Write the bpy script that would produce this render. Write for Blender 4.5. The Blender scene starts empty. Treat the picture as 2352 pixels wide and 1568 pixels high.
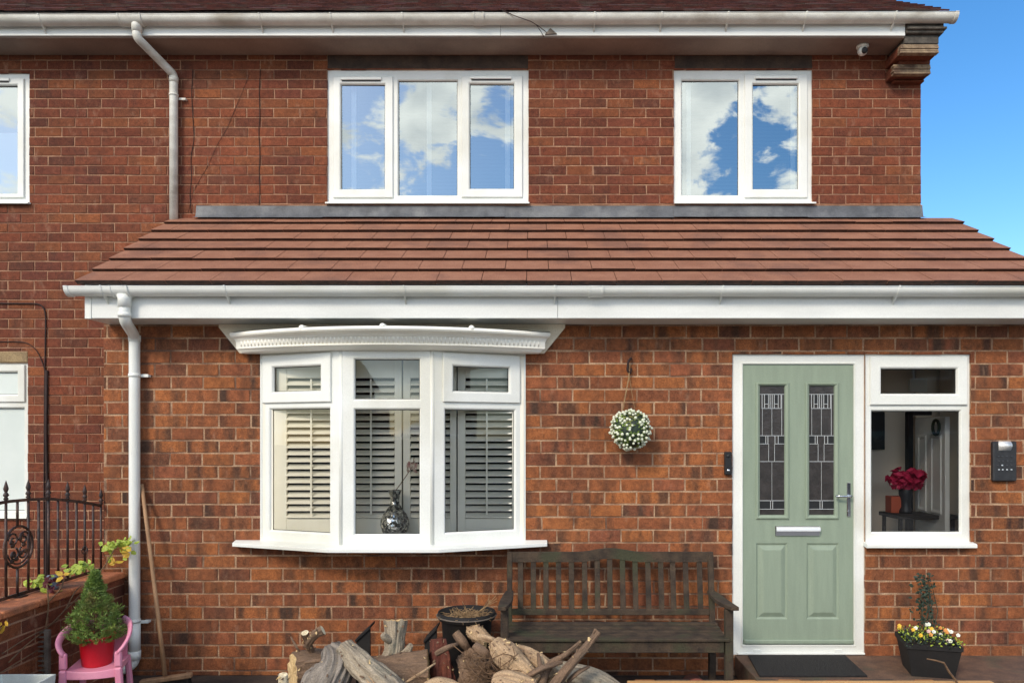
import bpy, math, random
from mathutils import Vector, Matrix, noise as mnoise
R = math.radians
random.seed(7)
sc = bpy.context.scene
F, VX, VY, EYE = 1700.0, 1226.0, 1004.0, 1.68      # measured lens (pixels of a 2352 wide picture), principal column, horizon row, eye height

# ------------------------------------------------------------------ camera
cam = bpy.data.cameras.new("camera"); co = bpy.data.objects.new("camera", cam)
sc.collection.objects.link(co); sc.camera = co
co.location = (0, 0, EYE); co.rotation_euler = (R(90), 0, 0)
cam.sensor_width = 36; cam.lens = 36 * F / 2352
cam.shift_x = (1176 - VX) / 2352; cam.shift_y = (VY - 784) / 2352
cam.clip_start = .05; cam.clip_end = 3000

# ------------------------------------------------------------------ sky, sun, exposure
SUN_EL, SUN_AZ = 35.0, 30.0
w = bpy.data.worlds.new("World"); sc.world = w; w.use_nodes = True
nt = w.node_tree; nt.nodes.clear()
def WN(t, **k):
    n = nt.nodes.new(t)
    for a, b in k.items(): setattr(n, a, b)
    return n
CLOC = (14.5, 7.2, 3.0)
out = WN('ShaderNodeOutputWorld'); bg = WN('ShaderNodeBackground')
sky = WN('ShaderNodeTexSky', sky_type='NISHITA', sun_disc=False, sun_elevation=R(SUN_EL), sun_rotation=R(180 + SUN_AZ))
sky.air_density = 1.0; sky.dust_density = .6; sky.ozone_density = 2.5
tc = WN('ShaderNodeTexCoord'); sep = WN('ShaderNodeSeparateXYZ')
nt.links.new(tc.outputs['Generated'], sep.inputs[0])
mp = WN('ShaderNodeMapping'); mp.inputs['Scale'].default_value = (1, 1, 1.7); mp.inputs['Location'].default_value = CLOC
nt.links.new(tc.outputs['Generated'], mp.inputs[0])
n1 = WN('ShaderNodeTexNoise'); n1.inputs['Scale'].default_value = 4.6; n1.inputs['Detail'].default_value = 8; n1.inputs['Roughness'].default_value = .6; n1.inputs['Distortion'].default_value = .25
nt.links.new(mp.outputs[0], n1.inputs['Vector'])
def wmath(op, a, b=None, c=None, clamp=False):
    m = WN('ShaderNodeMath', operation=op, use_clamp=clamp)
    for i, v in enumerate((a, b, c)):
        if v is None: continue
        if isinstance(v, (int, float)): m.inputs[i].default_value = v
        else: nt.links.new(v, m.inputs[i])
    return m.outputs[0]
# the front half of the sky is nearly clear (thin wisps low down), the half behind the viewer is broken cumulus
front = WN('ShaderNodeMapRange'); front.inputs['From Min'].default_value = .25; front.inputs['From Max'].default_value = -.25
front.inputs['To Min'].default_value = -.34; front.inputs['To Max'].default_value = .0
nt.links.new(sep.outputs['Y'], front.inputs[0])
cv = wmath('ADD', n1.outputs['Fac'], front.outputs[0])
cr = WN('ShaderNodeMapRange', interpolation_type='SMOOTHSTEP'); cr.inputs['From Min'].default_value = .472; cr.inputs['From Max'].default_value = .525
nt.links.new(cv, cr.inputs[0])
n2 = WN('ShaderNodeTexNoise'); n2.inputs['Scale'].default_value = 7; n2.inputs['Detail'].default_value = 5
nt.links.new(mp.outputs[0], n2.inputs['Vector'])
cc = WN('ShaderNodeMixRGB'); cc.inputs[1].default_value = (.66, .68, .69, 1); cc.inputs[2].default_value = (1.0, .99, .95, 1)
r2 = WN('ShaderNodeMapRange'); r2.inputs['From Min'].default_value = .38; r2.inputs['From Max'].default_value = .56
nt.links.new(n2.outputs['Fac'], r2.inputs[0]); nt.links.new(r2.outputs[0], cc.inputs[0])
SKY_K = .135
cb = WN('ShaderNodeVectorMath', operation='SCALE'); cb.inputs[3].default_value = 1.5 / SKY_K
nt.links.new(cc.outputs[0], cb.inputs[0])
hs = WN('ShaderNodeHueSaturation'); hs.inputs['Saturation'].default_value = 1.3; hs.inputs['Value'].default_value = 1.12
nt.links.new(sky.outputs[0], hs.inputs['Color'])
mx = WN('ShaderNodeMixRGB'); nt.links.new(cr.outputs[0], mx.inputs[0]); nt.links.new(hs.outputs[0], mx.inputs[1]); nt.links.new(cb.outputs[0], mx.inputs[2])
nt.links.new(mx.outputs[0], bg.inputs[0]); bg.inputs[1].default_value = SKY_K
nt.links.new(bg.outputs[0], out.inputs[0])
sl = bpy.data.lights.new("sun", 'SUN'); so = bpy.data.objects.new("sun", sl); sc.collection.objects.link(so)
sl.energy = 1.75; sl.angle = R(14); sl.color = (1, .88, .72)
so.rotation_euler = (R(90 - SUN_EL), 0, -R(SUN_AZ)); so.location = (-6, -10, 14)
sc.view_settings.view_transform = 'Standard'; sc.view_settings.look = 'None'
sc.view_settings.exposure = .52; sc.view_settings.gamma = 1
try:
    sc.cycles.max_bounces = 8; sc.cycles.transparent_max_bounces = 12; sc.cycles.use_denoising = True
except Exception: pass

# ------------------------------------------------------------------ materials
def lin(c):
    return tuple((x / 255 / 12.92 if x / 255 <= .04045 else ((x / 255 + .055) / 1.055) ** 2.4) for x in c) + (1,)
class NT:
    def __init__(s, name):
        s.m = bpy.data.materials.new(name); s.m.use_nodes = True; s.t = s.m.node_tree
        s.b = s.t.nodes['Principled BSDF']; s.o = s.t.nodes['Material Output']
    def n(s, t, **k):
        x = s.t.nodes.new(t)
        for a, b in k.items(): setattr(x, a, b)
        return x
    def l(s, a, b): s.t.links.new(a, b)
    def setin(s, node, i, v):
        if isinstance(v, (int, float, tuple)): node.inputs[i].default_value = v
        else: s.l(v, node.inputs[i])
    def math(s, op, a, b=0., clamp=False):
        x = s.n('ShaderNodeMath', operation=op, use_clamp=clamp); s.setin(x, 0, a); s.setin(x, 1, b); return x.outputs[0]
    def mix(s, f, a, b, mode='MIX'):
        x = s.n('ShaderNodeMixRGB', blend_type=mode); s.setin(x, 0, f); s.setin(x, 1, a); s.setin(x, 2, b); return x.outputs[0]
    def rng(s, v, a, b, c=0., d=1.):
        x = s.n('ShaderNodeMapRange'); s.setin(x, 0, v)
        for i, q in zip((1, 2, 3, 4), (a, b, c, d)): x.inputs[i].default_value = q
        return x.outputs[0]
    def noise(s, scale, detail=4, rough=.55, vec=None, sc3=None, w=None):
        x = s.n('ShaderNodeTexNoise'); x.inputs['Scale'].default_value = scale; x.inputs['Detail'].default_value = detail; x.inputs['Roughness'].default_value = rough
        if vec is None: vec = s.n('ShaderNodeTexCoord').outputs['Object']
        if sc3:
            m = s.n('ShaderNodeMapping'); m.inputs['Scale'].default_value = sc3; s.l(vec, m.inputs[0]); vec = m.outputs[0]
        s.l(vec, x.inputs['Vector']); return x.outputs['Fac']
    def bump(s, h, st=.3, dist=.01):
        x = s.n('ShaderNodeBump'); x.inputs['Strength'].default_value = st; x.inputs['Distance'].default_value = dist
        s.l(h, x.inputs['Height']); s.l(x.outputs[0], s.b.inputs['Normal'])
def mat(name, c1, c2=None, rough=.6, scale=8, detail=5, bump=0, bscale=None, metal=0, sc3=None, grit=0, lo=.35, hi=.65, c3=None, dist=.01, coat=0):
    s = NT(name); c1 = lin(c1); c2 = lin(c2) if c2 else c1
    f = s.noise(scale, detail, sc3=sc3)
    col = s.mix(s.rng(f, lo, hi), c1, c2)
    if c3: col = s.mix(s.rng(s.noise(scale * .37, 4, sc3=sc3), .52, .66), col, lin(c3))
    if grit:
        g = s.noise(170, 3, .7)
        col = s.mix(1., col, s.mix(s.rng(g, .35, .65), (1 - grit,) * 3 + (1,), (1 + grit,) * 3 + (1,)), 'MULTIPLY')
    s.l(col, s.b.inputs['Base Color']); s.b.inputs['Roughness'].default_value = rough; s.b.inputs['Metallic'].default_value = metal
    s.b.inputs['Coat Weight'].default_value = coat
    if bump: s.bump(s.noise(bscale or scale * 3, 5, .6, sc3=sc3), bump, dist)
    return s.m
def brick_mat(name, tones, dark, patch, rough_=.88):
    s = NT(name)
    at = s.n('ShaderNodeAttribute', attribute_name='bc'); sp = s.n('ShaderNodeSeparateColor'); s.l(at.outputs['Color'], sp.inputs[0])
    ramp = s.n('ShaderNodeValToRGB'); e = ramp.color_ramp.elements
    e[0].position = 0; e[0].color = lin(tones[0]); e[1].position = 1; e[1].color = lin(tones[-1])
    for i, t in enumerate(tones[1:-1]):
        q = e.new((i + 1) / (len(tones) - 1)); q.color = lin(t)
    s.l(sp.outputs[0], ramp.inputs[0]); col = ramp.outputs[0]
    uv = s.n('ShaderNodeUVMap', uv_map='UVMap').outputs[0]
    wv = s.noise(patch[0], 1.5, .4, vec=uv, sc3=(1, .06, 1)); ww = s.noise(55, 3, .6)
    pm = s.rng(s.math('ADD', wv, s.math('MULTIPLY', s.math('SUBTRACT', ww, .5), .16)), patch[1], patch[2])
    pm = s.math('MULTIPLY', pm, s.rng(sp.outputs[1], .15, .9, .25, patch[3]), clamp=True)
    col = s.mix(pm, col, lin(dark))
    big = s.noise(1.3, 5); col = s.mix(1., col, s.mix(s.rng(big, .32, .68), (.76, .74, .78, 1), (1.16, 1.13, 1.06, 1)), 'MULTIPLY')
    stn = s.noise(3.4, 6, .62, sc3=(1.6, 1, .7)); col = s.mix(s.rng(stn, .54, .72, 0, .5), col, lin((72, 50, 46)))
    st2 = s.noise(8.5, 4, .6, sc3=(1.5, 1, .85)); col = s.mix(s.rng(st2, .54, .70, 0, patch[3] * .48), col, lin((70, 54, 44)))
    mid = s.noise(26, 5, .65); col = s.mix(1., col, s.mix(s.rng(mid, .3, .7), (.70, .68, .68, 1), (1.30, 1.28, 1.24, 1)), 'MULTIPLY')
    g = s.noise(210, 3, .75); col = s.mix(1., col, s.mix(s.rng(g, .33, .67), (.5, .48, .48, 1), (1.5, 1.48, 1.45, 1)), 'MULTIPLY')
    eff = s.rng(s.noise(9, 6, .7, sc3=(1.3, 1, .6)), .58, .74, 0, .36)         # salt bloom
    col = s.mix(eff, col, lin((178, 142, 118)))
    s.l(col, s.b.inputs['Base Color']); s.b.inputs['Roughness'].default_value = rough_
    s.b.inputs['Specular IOR Level'].default_value = .25
    s.bump(s.math('ADD', g, s.math('MULTIPLY', mid, 2)), .55, .004)
    return s.m
M = {}
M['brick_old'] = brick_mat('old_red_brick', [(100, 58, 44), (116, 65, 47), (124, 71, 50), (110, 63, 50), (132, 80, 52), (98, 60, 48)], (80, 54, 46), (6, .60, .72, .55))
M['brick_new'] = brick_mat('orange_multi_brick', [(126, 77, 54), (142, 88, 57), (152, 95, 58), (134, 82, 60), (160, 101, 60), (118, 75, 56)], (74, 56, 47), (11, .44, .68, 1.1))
M['mortar_old'] = mat('mortar_old', (170, 132, 104), (138, 98, 76), .9, 7, 6, .5, 90, grit=.4, c3=(120, 84, 66))
M['mortar_new'] = mat('mortar_new', (178, 146, 116), (138, 104, 80), .9, 9, 6, .5, 90, grit=.4, c3=(104, 76, 60))
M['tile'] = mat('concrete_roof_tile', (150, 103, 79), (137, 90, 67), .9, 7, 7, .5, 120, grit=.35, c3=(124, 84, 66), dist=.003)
M['tile_nose'] = mat('tile_nose_dark', (84, 57, 47), (54, 38, 32), .95, 30, 5, .5, 120, grit=.4)  # noses and undersides darker brown than the tile tops
M['tile_up'] = mat('upper_roof_tile', (96, 52, 44), (66, 38, 36), .92, 12, 6, .5, 90, grit=.4, c3=(84, 70, 62))
M['upvc'] = mat('white_upvc', (233, 235, 230), (225, 227, 221), .32, 3, 5, grit=.05, c3=(214, 214, 204))
M['upvc_worn'] = mat('weathered_upvc', (222, 221, 212), (200, 197, 187), .5, 5, 6, grit=.12, c3=(172, 165, 152), sc3=(1, 1, 2.5))
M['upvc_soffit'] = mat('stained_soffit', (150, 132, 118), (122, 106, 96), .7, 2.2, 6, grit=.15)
M['fascia_w'] = mat('fascia_board', (232, 234, 230), (214, 216, 212), .4, 3, 5, grit=.05, sc3=(.4, 1, 2))
M['grp'] = mat('cream_canopy', (246, 244, 234), (240, 238, 226), .42, 4, 5, grit=.05)
M['grp_back'] = mat('cream_canopy_board', (232, 224, 204), (214, 202, 178), .6, 6, 6, grit=.12, sc3=(.5, 1, 2))
M['lead'] = mat('lead_flashing', (100, 102, 106), (76, 78, 82), .65, 9, 6, .3, 60, c3=(116, 117, 118), grit=.2)
M['concrete'] = mat('concrete_lintel', (78, 62, 52), (56, 45, 39), .9, 8, 6, .4, 80, grit=.3)
M['stone'] = mat('sand_stone_lintel', (158, 136, 100), (132, 112, 84), .9, 14, 6, .4, 80, grit=.3)
M['creasing'] = mat('creasing_tile', (164, 142, 114), (118, 98, 80), .9, 20, 6, .4, 90, grit=.3, c3=(96, 74, 60))
M['verge'] = mat('verge_mortar', (96, 90, 82), (60, 56, 52), .95, 14, 6, .5, 60, grit=.3)
M['door'] = mat('sage_door_skin', (141, 155, 136), (134, 148, 130), .48, 26, 6, .25, 60, sc3=(1, 1, .12), grit=.07, dist=.002)
M['chrome'] = mat('chrome', (205, 208, 212), None, .12, metal=1)
M['silver'] = mat('lead_came', (222, 226, 226), None, .4, metal=.35)
M['black_pl'] = mat('black_plastic', (20, 20, 22), (30, 30, 32), .5, 20)
M['black_rough'] = mat('dusty_black_plastic', (18, 16, 16), (27, 24, 23), .8, 14, 6, grit=.3)
M['grey_pl'] = mat('dark_grey_plastic', (46, 47, 50), (34, 35, 38), .5, 30, grit=.1)
M['dim_button'] = mat('dim_button', (62, 64, 68), None, .4)
M['button'] = mat('pale_button', (196, 204, 210), None, .3)
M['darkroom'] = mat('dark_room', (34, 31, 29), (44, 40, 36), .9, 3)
M['hallwall'] = mat('taupe_wall', (232, 216, 196), (226, 208, 186), .9, 3)
M['refl_door'] = mat('reflection_white', (246, 246, 240), (240, 240, 234), .5, 4)
M['shutter'] = mat('cream_shutter', (240, 236, 222), (234, 230, 214), .5, 4)
M['blind'] = mat('grey_blind', (58, 64, 70), (50, 56, 62), .7, 4)
M['blind_tape'] = mat('white_blind_tape', (226, 228, 226), None, .7)
M['gasket'] = mat('black_gasket', (22, 24, 26), None, .6)
M['cable'] = mat('black_cable', (34, 22, 20), (52, 32, 28), .8, 30)
M['iron'] = mat('painted_iron', (30, 24, 24), (62, 38, 30), .5, 22, 6, .4, 60, c3=(92, 62, 48))
M['cap'] = mat('terracotta_coping', (196, 122, 80), (166, 98, 64), .9, 10, 6, .4, 80, grit=.3, c3=(112, 78, 60))
M['pink'] = mat('pink_plastic', (226, 150, 172), (214, 134, 160), .42, 4, 4, grit=.05)
M['redpot'] = mat('red_pot', (196, 22, 38), (176, 14, 30), .4, 5, grit=.06)
M['soil'] = mat('soil', (56, 42, 34), (34, 26, 22), .95, 30, 6, .6, 90, grit=.4)
M['wood_h'] = mat('broom_wood', (166, 130, 96), (140, 106, 76), .75, 20, 5, .2, sc3=(1, 1, .1), grit=.15)
M['bristle'] = mat('black_bristle', (30, 27, 26), (48, 42, 38), .9, 60)
M['bench'] = mat('weathered_bench_wood', (74, 60, 46), (44, 35, 28), .9, 12, 6, .5, 60, grit=.4, c3=(58, 58, 40), sc3=(1, 1, 1))
M['trough'] = mat('white_trough', (216, 220, 212), (196, 202, 194), .5, 5, grit=.08)
M['grey_metal'] = mat('grey_weathered', (112, 102, 92), (84, 76, 68), .8, 20, grit=.3)
M['terracotta'] = mat('terracotta', (134, 70, 52), (104, 54, 44), .85, 9, 5, .3, grit=.25)
M['timber'] = mat('tan_timber', (206, 162, 108), (186, 142, 92), .8, 14, 6, .3, sc3=(.15, 1, 1), grit=.15)
M['mat'] = mat('rubber_mat', (36, 33, 33), (26, 24, 24), .95, 60, 4, .6, 150, grit=.5)
M['paving'] = mat('brown_paving', (112, 84, 66), (84, 64, 52), .9, 8, 7, .5, 70, grit=.35, c3=(78, 74, 58))
M['ground'] = mat('dark_yard_ground', (74, 60, 50), (46, 38, 34), .95, 5, 8, .6, 40, grit=.4, dist=.02)
M['buffpaver'] = mat('buff_paver', (168, 116, 72), (142, 92, 58), .9, 10, 6, .3, grit=.25)
M['greypaver'] = mat('grey_paver', (78, 64, 56), (58, 48, 44), .9, 10, 6, .3, grit=.25)
M['bud'] = mat('white_buds', (226, 228, 208), (196, 204, 178), .6, 40)
M['darkleaf'] = mat('dark_green_leaf', (44, 62, 42), (26, 40, 30), .6, 30)
M['conifer'] = mat('conifer_green', (124, 148, 64), (84, 108, 50), .6, 16, 4, lo=.42, hi=.6, c3=(132, 124, 70))
M['lime'] = mat('lime_leaf', (176, 190, 70), (148, 168, 58), .5, 30)
M['yellowleaf'] = mat('yellow_leaf', (214, 178, 60), (196, 150, 52), .6, 30)
M['redleaf'] = mat('dark_red_leaf', (110, 32, 36), (76, 26, 30), .6, 30)
M['stem'] = mat('brown_stem', (124, 96, 68), (92, 68, 50), .85, 30, grit=.2)
M['straw'] = mat('dry_straw', (164, 136, 98), (122, 96, 68), .9, 30)
M['vaseglass'] = mat('mosaic_dark', (30, 32, 30), (64, 64, 60), .12, 60, 2, lo=.47, hi=.53, coat=.5)
M['rose'] = mat('dark_rose', (206, 44, 88), (164, 26, 60), .6, 30)
M['petal_y'] = mat('petal_yellow', (222, 176, 40), None, .6)
M['petal_w'] = mat('petal_white', (222, 222, 206), None, .6)
M['petal_o'] = mat('petal_orange', (214, 142, 66), None, .6)
M['petal_p'] = mat('petal_pale_pink', (206, 168, 160), None, .6)
M['orange'] = mat('orange_box', (176, 74, 34), None, .6)
M['slate'] = mat('ornament_grey', (128, 136, 148), (104, 112, 124), .5, 10)
def bark(name, a, b, c, bscale=1., rough=.92, bs=.9):
    s = NT(name); uv = s.n('ShaderNodeUVMap', uv_map='UVMap').outputs[0]
    f = s.noise(26 * bscale, 6, .65, vec=uv, sc3=(.22, 1, 1)); g = s.noise(9, 4)
    v = s.n('ShaderNodeTexVoronoi'); v.inputs['Scale'].default_value = 34 * bscale; m_ = s.n('ShaderNodeMapping'); m_.inputs['Scale'].default_value = (.25, 1, 1)
    s.l(uv, m_.inputs[0]); s.l(m_.outputs[0], v.inputs['Vector'])
    col = s.mix(s.rng(f, .34, .66), lin(a), lin(b)); col = s.mix(s.rng(g, .5, .68), col, lin(c))
    col = s.mix(s.rng(v.outputs['Distance'], .0, .55, .0, .45), col, lin(b))
    col = s.mix(1., col, s.mix(s.rng(s.noise(150, 3, .7), .35, .65), (.7, .7, .7, 1), (1.3, 1.3, 1.3, 1)), 'MULTIPLY')
    s.l(col, s.b.inputs['Base Color']); s.b.inputs['Roughness'].default_value = rough
    s.bump(s.math('ADD', f, s.math('MULTIPLY', v.outputs['Distance'], .7)), bs, .02); return s.m
M['bark_brown'] = bark('brown_bark', (70, 54, 42), (132, 106, 84), (104, 88, 74))
M['bark_grey'] = bark('grey_furrowed_bark', (42, 36, 33), (158, 148, 136), (92, 84, 76), .9, bs=1.)
M['bark_smooth'] = bark('smooth_grey_bark', (96, 86, 74), (172, 158, 136), (104, 104, 92), .9, bs=.8)
M['bark_tan'] = bark('stripped_tan_wood', (128, 98, 72), (190, 162, 128), (104, 80, 60), .9, bs=.8)
M['bark_red'] = bark('red_bark', (112, 58, 44), (78, 40, 32), (132, 74, 52), 1.2)
M['cut'] = mat('cut_wood', (222, 196, 146), (196, 164, 116), .85, 30, 5, .3, grit=.2)
M['cut_white'] = mat('fresh_cut_wood', (226, 214, 184), (206, 190, 156), .85, 30, 5, .2, grit=.1)
def glass(name, base, k, tint=(1, 1, 1, 1), wav=0., refl=(1, 1, 1, 1)):
    s = NT(name); s.t.nodes.remove(s.b)
    tr = s.n('ShaderNodeBsdfTransparent'); tr.inputs[0].default_value = tint
    gl = s.n('ShaderNodeBsdfGlossy'); gl.inputs['Roughness'].default_value = .0; gl.inputs[0].default_value = refl
    fr = s.n('ShaderNodeFresnel'); fr.inputs[0].default_value = 1.5
    fac = s.math('ADD', s.math('MULTIPLY', fr.outputs[0], k), base, clamp=True)
    if wav:
        b = s.n('ShaderNodeBump'); b.inputs['Strength'].default_value = wav; b.inputs['Distance'].default_value = .01
        s.l(s.noise(2.2, 1), b.inputs['Height']); s.l(b.outputs[0], gl.inputs['Normal'])
    mi = s.n('ShaderNodeMixShader'); s.l(fac, mi.inputs[0]); s.l(tr.outputs[0], mi.inputs[1]); s.l(gl.outputs[0], mi.inputs[2])
    s.l(mi.outputs[0], s.o.inputs[0]); return s.m
M['glass_up'] = glass('coated_glass', .37, 1.3, (.8, .84, .86, 1), .12, (.82, .90, .90, 1))
M['glass_low'] = glass('clear_glass', .02, 1.0, (.98, .99, .985, 1), .05)
M['glass_frost'] = mat('frosted_glass', (216, 224, 220), (204, 214, 210), .25, 2)

# ------------------------------------------------------------------ mesh builder
class MB:
    def __init__(s): s.v = []; s.f = []; s.sm = []; s.col = {}; s.uv = {}; s.mi = []; s.T = None
    def add(s, vs, fs, smooth=False, mi=0):
        o = len(s.v)
        for p in vs:
            p = Vector(p)
            s.v.append(s.T @ p if s.T is not None else p)
        for f in fs: s.f.append([i + o for i in f]); s.sm.append(smooth); s.mi.append(mi)
    def box(s, x0, x1, y0, y1, z0, z1, mi=0):
        s.add([(x0, y0, z0), (x1, y0, z0), (x1, y1, z0), (x0, y1, z0), (x0, y0, z1), (x1, y0, z1), (x1, y1, z1), (x0, y1, z1)],
              [(0, 3, 2, 1), (4, 5, 6, 7), (0, 1, 5, 4), (1, 2, 6, 5), (2, 3, 7, 6), (3, 0, 4, 7)], mi=mi)
    def cbox(s, x0, x1, y0, y1, z0, z1, c=.004):     # chamfered on every edge
        xs, ys, zs = (x0, x1), (y0, y1), (z0, z1); V_ = []; idx = {}
        for i in (0, 1):
            for j in (0, 1):
                for k in (0, 1):
                    for ax in (0, 1, 2):
                        p = [xs[i], ys[j], zs[k]]
                        for a, b in ((0, i), (1, j), (2, k)):
                            if a != ax: p[a] += c if b == 0 else -c
                        idx[i, j, k, ax] = len(V_); V_.append(p)
        Fs = []
        for ax in (0, 1, 2):
            o = [a for a in (0, 1, 2) if a != ax]
            for side in (0, 1):
                q = []
                for a, b in ((0, 0), (1, 0), (1, 1), (0, 1)):
                    key = [0, 0, 0]; key[ax] = side; key[o[0]] = a; key[o[1]] = b; q.append(idx[tuple(key) + (ax,)])
                Fs.append(q)
        for ax in (0, 1, 2):                          # edges parallel to ax
            o = [a for a in (0, 1, 2) if a != ax]
            for a in (0, 1):
                for b in (0, 1):
                    k0 = [0, 0, 0]; k1 = [0, 0, 0]; k0[o[0]] = k1[o[0]] = a; k0[o[1]] = k1[o[1]] = b; k1[ax] = 1
                    Fs.append([idx[tuple(k0) + (o[0],)], idx[tuple(k1) + (o[0],)], idx[tuple(k1) + (o[1],)], idx[tuple(k0) + (o[1],)]])
        for i in (0, 1):
            for j in (0, 1):
                for k in (0, 1): Fs.append([idx[i, j, k, 0], idx[i, j, k, 1], idx[i, j, k, 2]])
        cen = Vector(((x0 + x1) / 2, (y0 + y1) / 2, (z0 + z1) / 2)); out_ = []
        for f in Fs:
            P_ = [Vector(V_[i]) for i in f]; n = (P_[1] - P_[0]).cross(P_[2] - P_[0])
            out_.append(f if n.dot(sum(P_, Vector()) / len(P_) - cen) > 0 else f[::-1])
        s.add(V_, out_)
    def beam(s, a, b, wx, wz, up=(0, 0, 1), c=.003):  # chamfered bar from a to b
        a, b = Vector(a), Vector(b); d = b - a; L = d.length; d.normalize()
        u = Vector(up); sx = d.cross(u)
        if sx.length < 1e-4: sx = d.cross(Vector((0, 1, 0)))
        sx.normalize(); u = sx.cross(d)
        m = Matrix((sx, d, u)).transposed().to_4x4(); m.translation = a
        old = s.T; s.T = m if old is None else old @ m
        s.cbox(-wx / 2, wx / 2, 0, L, -wz / 2, wz / 2, c); s.T = old
    def tube(s, pts, r, seg=14, caps=True, smooth=True, squash=None, mi=0):
        pts = [Vector(p) for p in pts]; n = len(pts); rs = r if isinstance(r, (list, tuple)) else [r] * n
        vs, fs = [], []; prev = None
        for i, p in enumerate(pts):
            d = (pts[min(i + 1, n - 1)] - pts[max(i - 1, 0)]).normalized()
            if prev is None:
                ref = Vector((0, 0, 1)) if abs(d.z) < .9 else Vector((0, 1, 0)); u = (ref - d * ref.dot(d)).normalized()
            else: u = (prev - d * prev.dot(d)).normalized()
            prev = u; v = d.cross(u)
            for k in range(seg):
                a = 2 * math.pi * k / seg; q = rs[i]
                su, sv = squash if squash else (1, 1)
                vs.append(p + u * math.cos(a) * q * su + v * math.sin(a) * q * sv)
        for i in range(n - 1):
            for k in range(seg):
                k2 = (k + 1) % seg; fs.append((i * seg + k, i * seg + k2, (i + 1) * seg + k2, (i + 1) * seg + k))
        s.add(vs, fs, smooth, mi)
        if caps:
            o = len(s.v) - len(vs)
            s.f.append([o + k for k in range(seg)][::-1]); s.sm.append(False); s.mi.append(mi)
            s.f.append([o + (n - 1) * seg + k for k in range(seg)]); s.sm.append(False); s.mi.append(mi)
    def lathe(s, prof, c=(0, 0, 0), seg=28, smooth=True, ax=None):
        c = Vector(c); vs, fs = [], []
        for r, z in prof:
            for k in range(seg):
                a = 2 * math.pi * k / seg; p = Vector((r * math.cos(a), r * math.sin(a), z))
                if ax is not None: p = ax @ p
                vs.append(c + p)
        for i in range(len(prof) - 1):
            for k in range(seg):
                k2 = (k + 1) % seg; fs.append((i * seg + k, i * seg + k2, (i + 1) * seg + k2, (i + 1) * seg + k))
        s.add(vs, fs, smooth)
    def ball(s, c, r, seg=10, rings=7, sc3=(1, 1, 1), smooth=True):
        c = Vector(c); vs, fs = [], []
        for i in range(rings + 1):
            t = math.pi * i / rings
            for k in range(seg):
                a = 2 * math.pi * k / seg
                vs.append(c + Vector((r * sc3[0] * math.sin(t) * math.cos(a), r * sc3[1] * math.sin(t) * math.sin(a), r * sc3[2] * math.cos(t))))
        for i in range(rings):
            for k in range(seg):
                k2 = (k + 1) % seg; fs.append((i * seg + k, (i + 1) * seg + k, (i + 1) * seg + k2, i * seg + k2))
        s.add(vs, fs, smooth)
    def rsweep(s, x0, x1, z0, z1, prof):              # profile [(inset, y)] swept round a rectangle, mitred corners
        loops = [[(x0 + i, y, z0 + i), (x1 - i, y, z0 + i), (x1 - i, y, z1 - i), (x0 + i, y, z1 - i)] for i, y in prof]
        vs = [p for l_ in loops for p in l_]; fs = []
        for a in range(len(prof) - 1):
            for k in range(4): k2 = (k + 1) % 4; fs.append((a * 4 + k, a * 4 + k2, a * 4 + 4 + k2, a * 4 + 4 + k))
        s.add(vs, fs)
    def quad(s, a, b, c, d, mi=0): s.add([a, b, c, d], [(0, 1, 2, 3)], mi=mi)
    def prism(s, pts, y0, y1):                         # polygon in x,z extruded along y
        n = len(pts); vs = [(x, y0, z) for x, z in pts] + [(x, y1, z) for x, z in pts]
        s.add(vs, [tuple(range(n)), tuple(range(2 * n - 1, n - 1, -1))] + [(i, i + n, (i + 1) % n + n, (i + 1) % n) for i in range(n)])
    def hprism(s, pts, z0, z1):                        # polygon in x,y extruded along z
        n = len(pts); vs = [(x, y, z0) for x, y in pts] + [(x, y, z1) for x, y in pts]
        s.add(vs, [tuple(range(n))[::-1], tuple(range(n, 2 * n))] + [(i, (i + 1) % n, (i + 1) % n + n, i + n) for i in range(n)])
    def build(s, name, m, parent=None, bevel=0, fix=True):
        me = bpy.data.meshes.new(name); me.from_pydata([tuple(p) for p in s.v], [], s.f)
        me.polygons.foreach_set('use_smooth', s.sm); me.polygons.foreach_set('material_index', s.mi)
        for q in (m if isinstance(m, (list, tuple)) else [m]): me.materials.append(M[q] if isinstance(q, str) else q)
        if s.col:
            a = me.color_attributes.new('bc', 'FLOAT_COLOR', 'CORNER'); u = me.uv_layers.new(name='UVMap')
            for fi, p in enumerate(me.polygons):
                c = s.col.get(fi, (.5, .5, .5, 1)); uv = s.uv.get(fi, (0, 0))
                for li in p.loop_indices:
                    a.data[li].color = c; vv = me.vertices[me.loops[li].vertex_index].co
                    u.data[li].uv = (uv[0] + vv.x + vv.y, uv[1] + vv.z)
        me.update()
        if fix:
            import bmesh
            bm = bmesh.new(); bm.from_mesh(me); bmesh.ops.recalc_face_normals(bm, faces=bm.faces); bm.to_mesh(me); bm.free()
        o = bpy.data.objects.new(name, me); sc.collection.objects.link(o)
        if parent is not None: adopt(o, parent)
        if bevel:
            b = o.modifiers.new('bevel', 'BEVEL'); b.width = bevel; b.segments = 2; b.limit_method = 'ANGLE'; b.angle_limit = R(40)
        return o
def wm(o):
    m = o.matrix_basis.copy()
    return (wm(o.parent) @ o.matrix_parent_inverse @ m) if o.parent else m
def adopt(o, p): o.parent = p; o.matrix_parent_inverse = wm(p).inverted()
def tag(o, label, cat, group=None, kind=None):
    if label: o['label'] = label
    if cat: o['category'] = cat
    if group: o['group'] = group
    if kind: o['kind'] = kind
    return o
def thing(name, loc, label, cat, group=None):
    o = bpy.data.objects.new(name, None); o.empty_display_size = .05; sc.collection.objects.link(o); o.location = loc
    return tag(o, label, cat, group)
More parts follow.
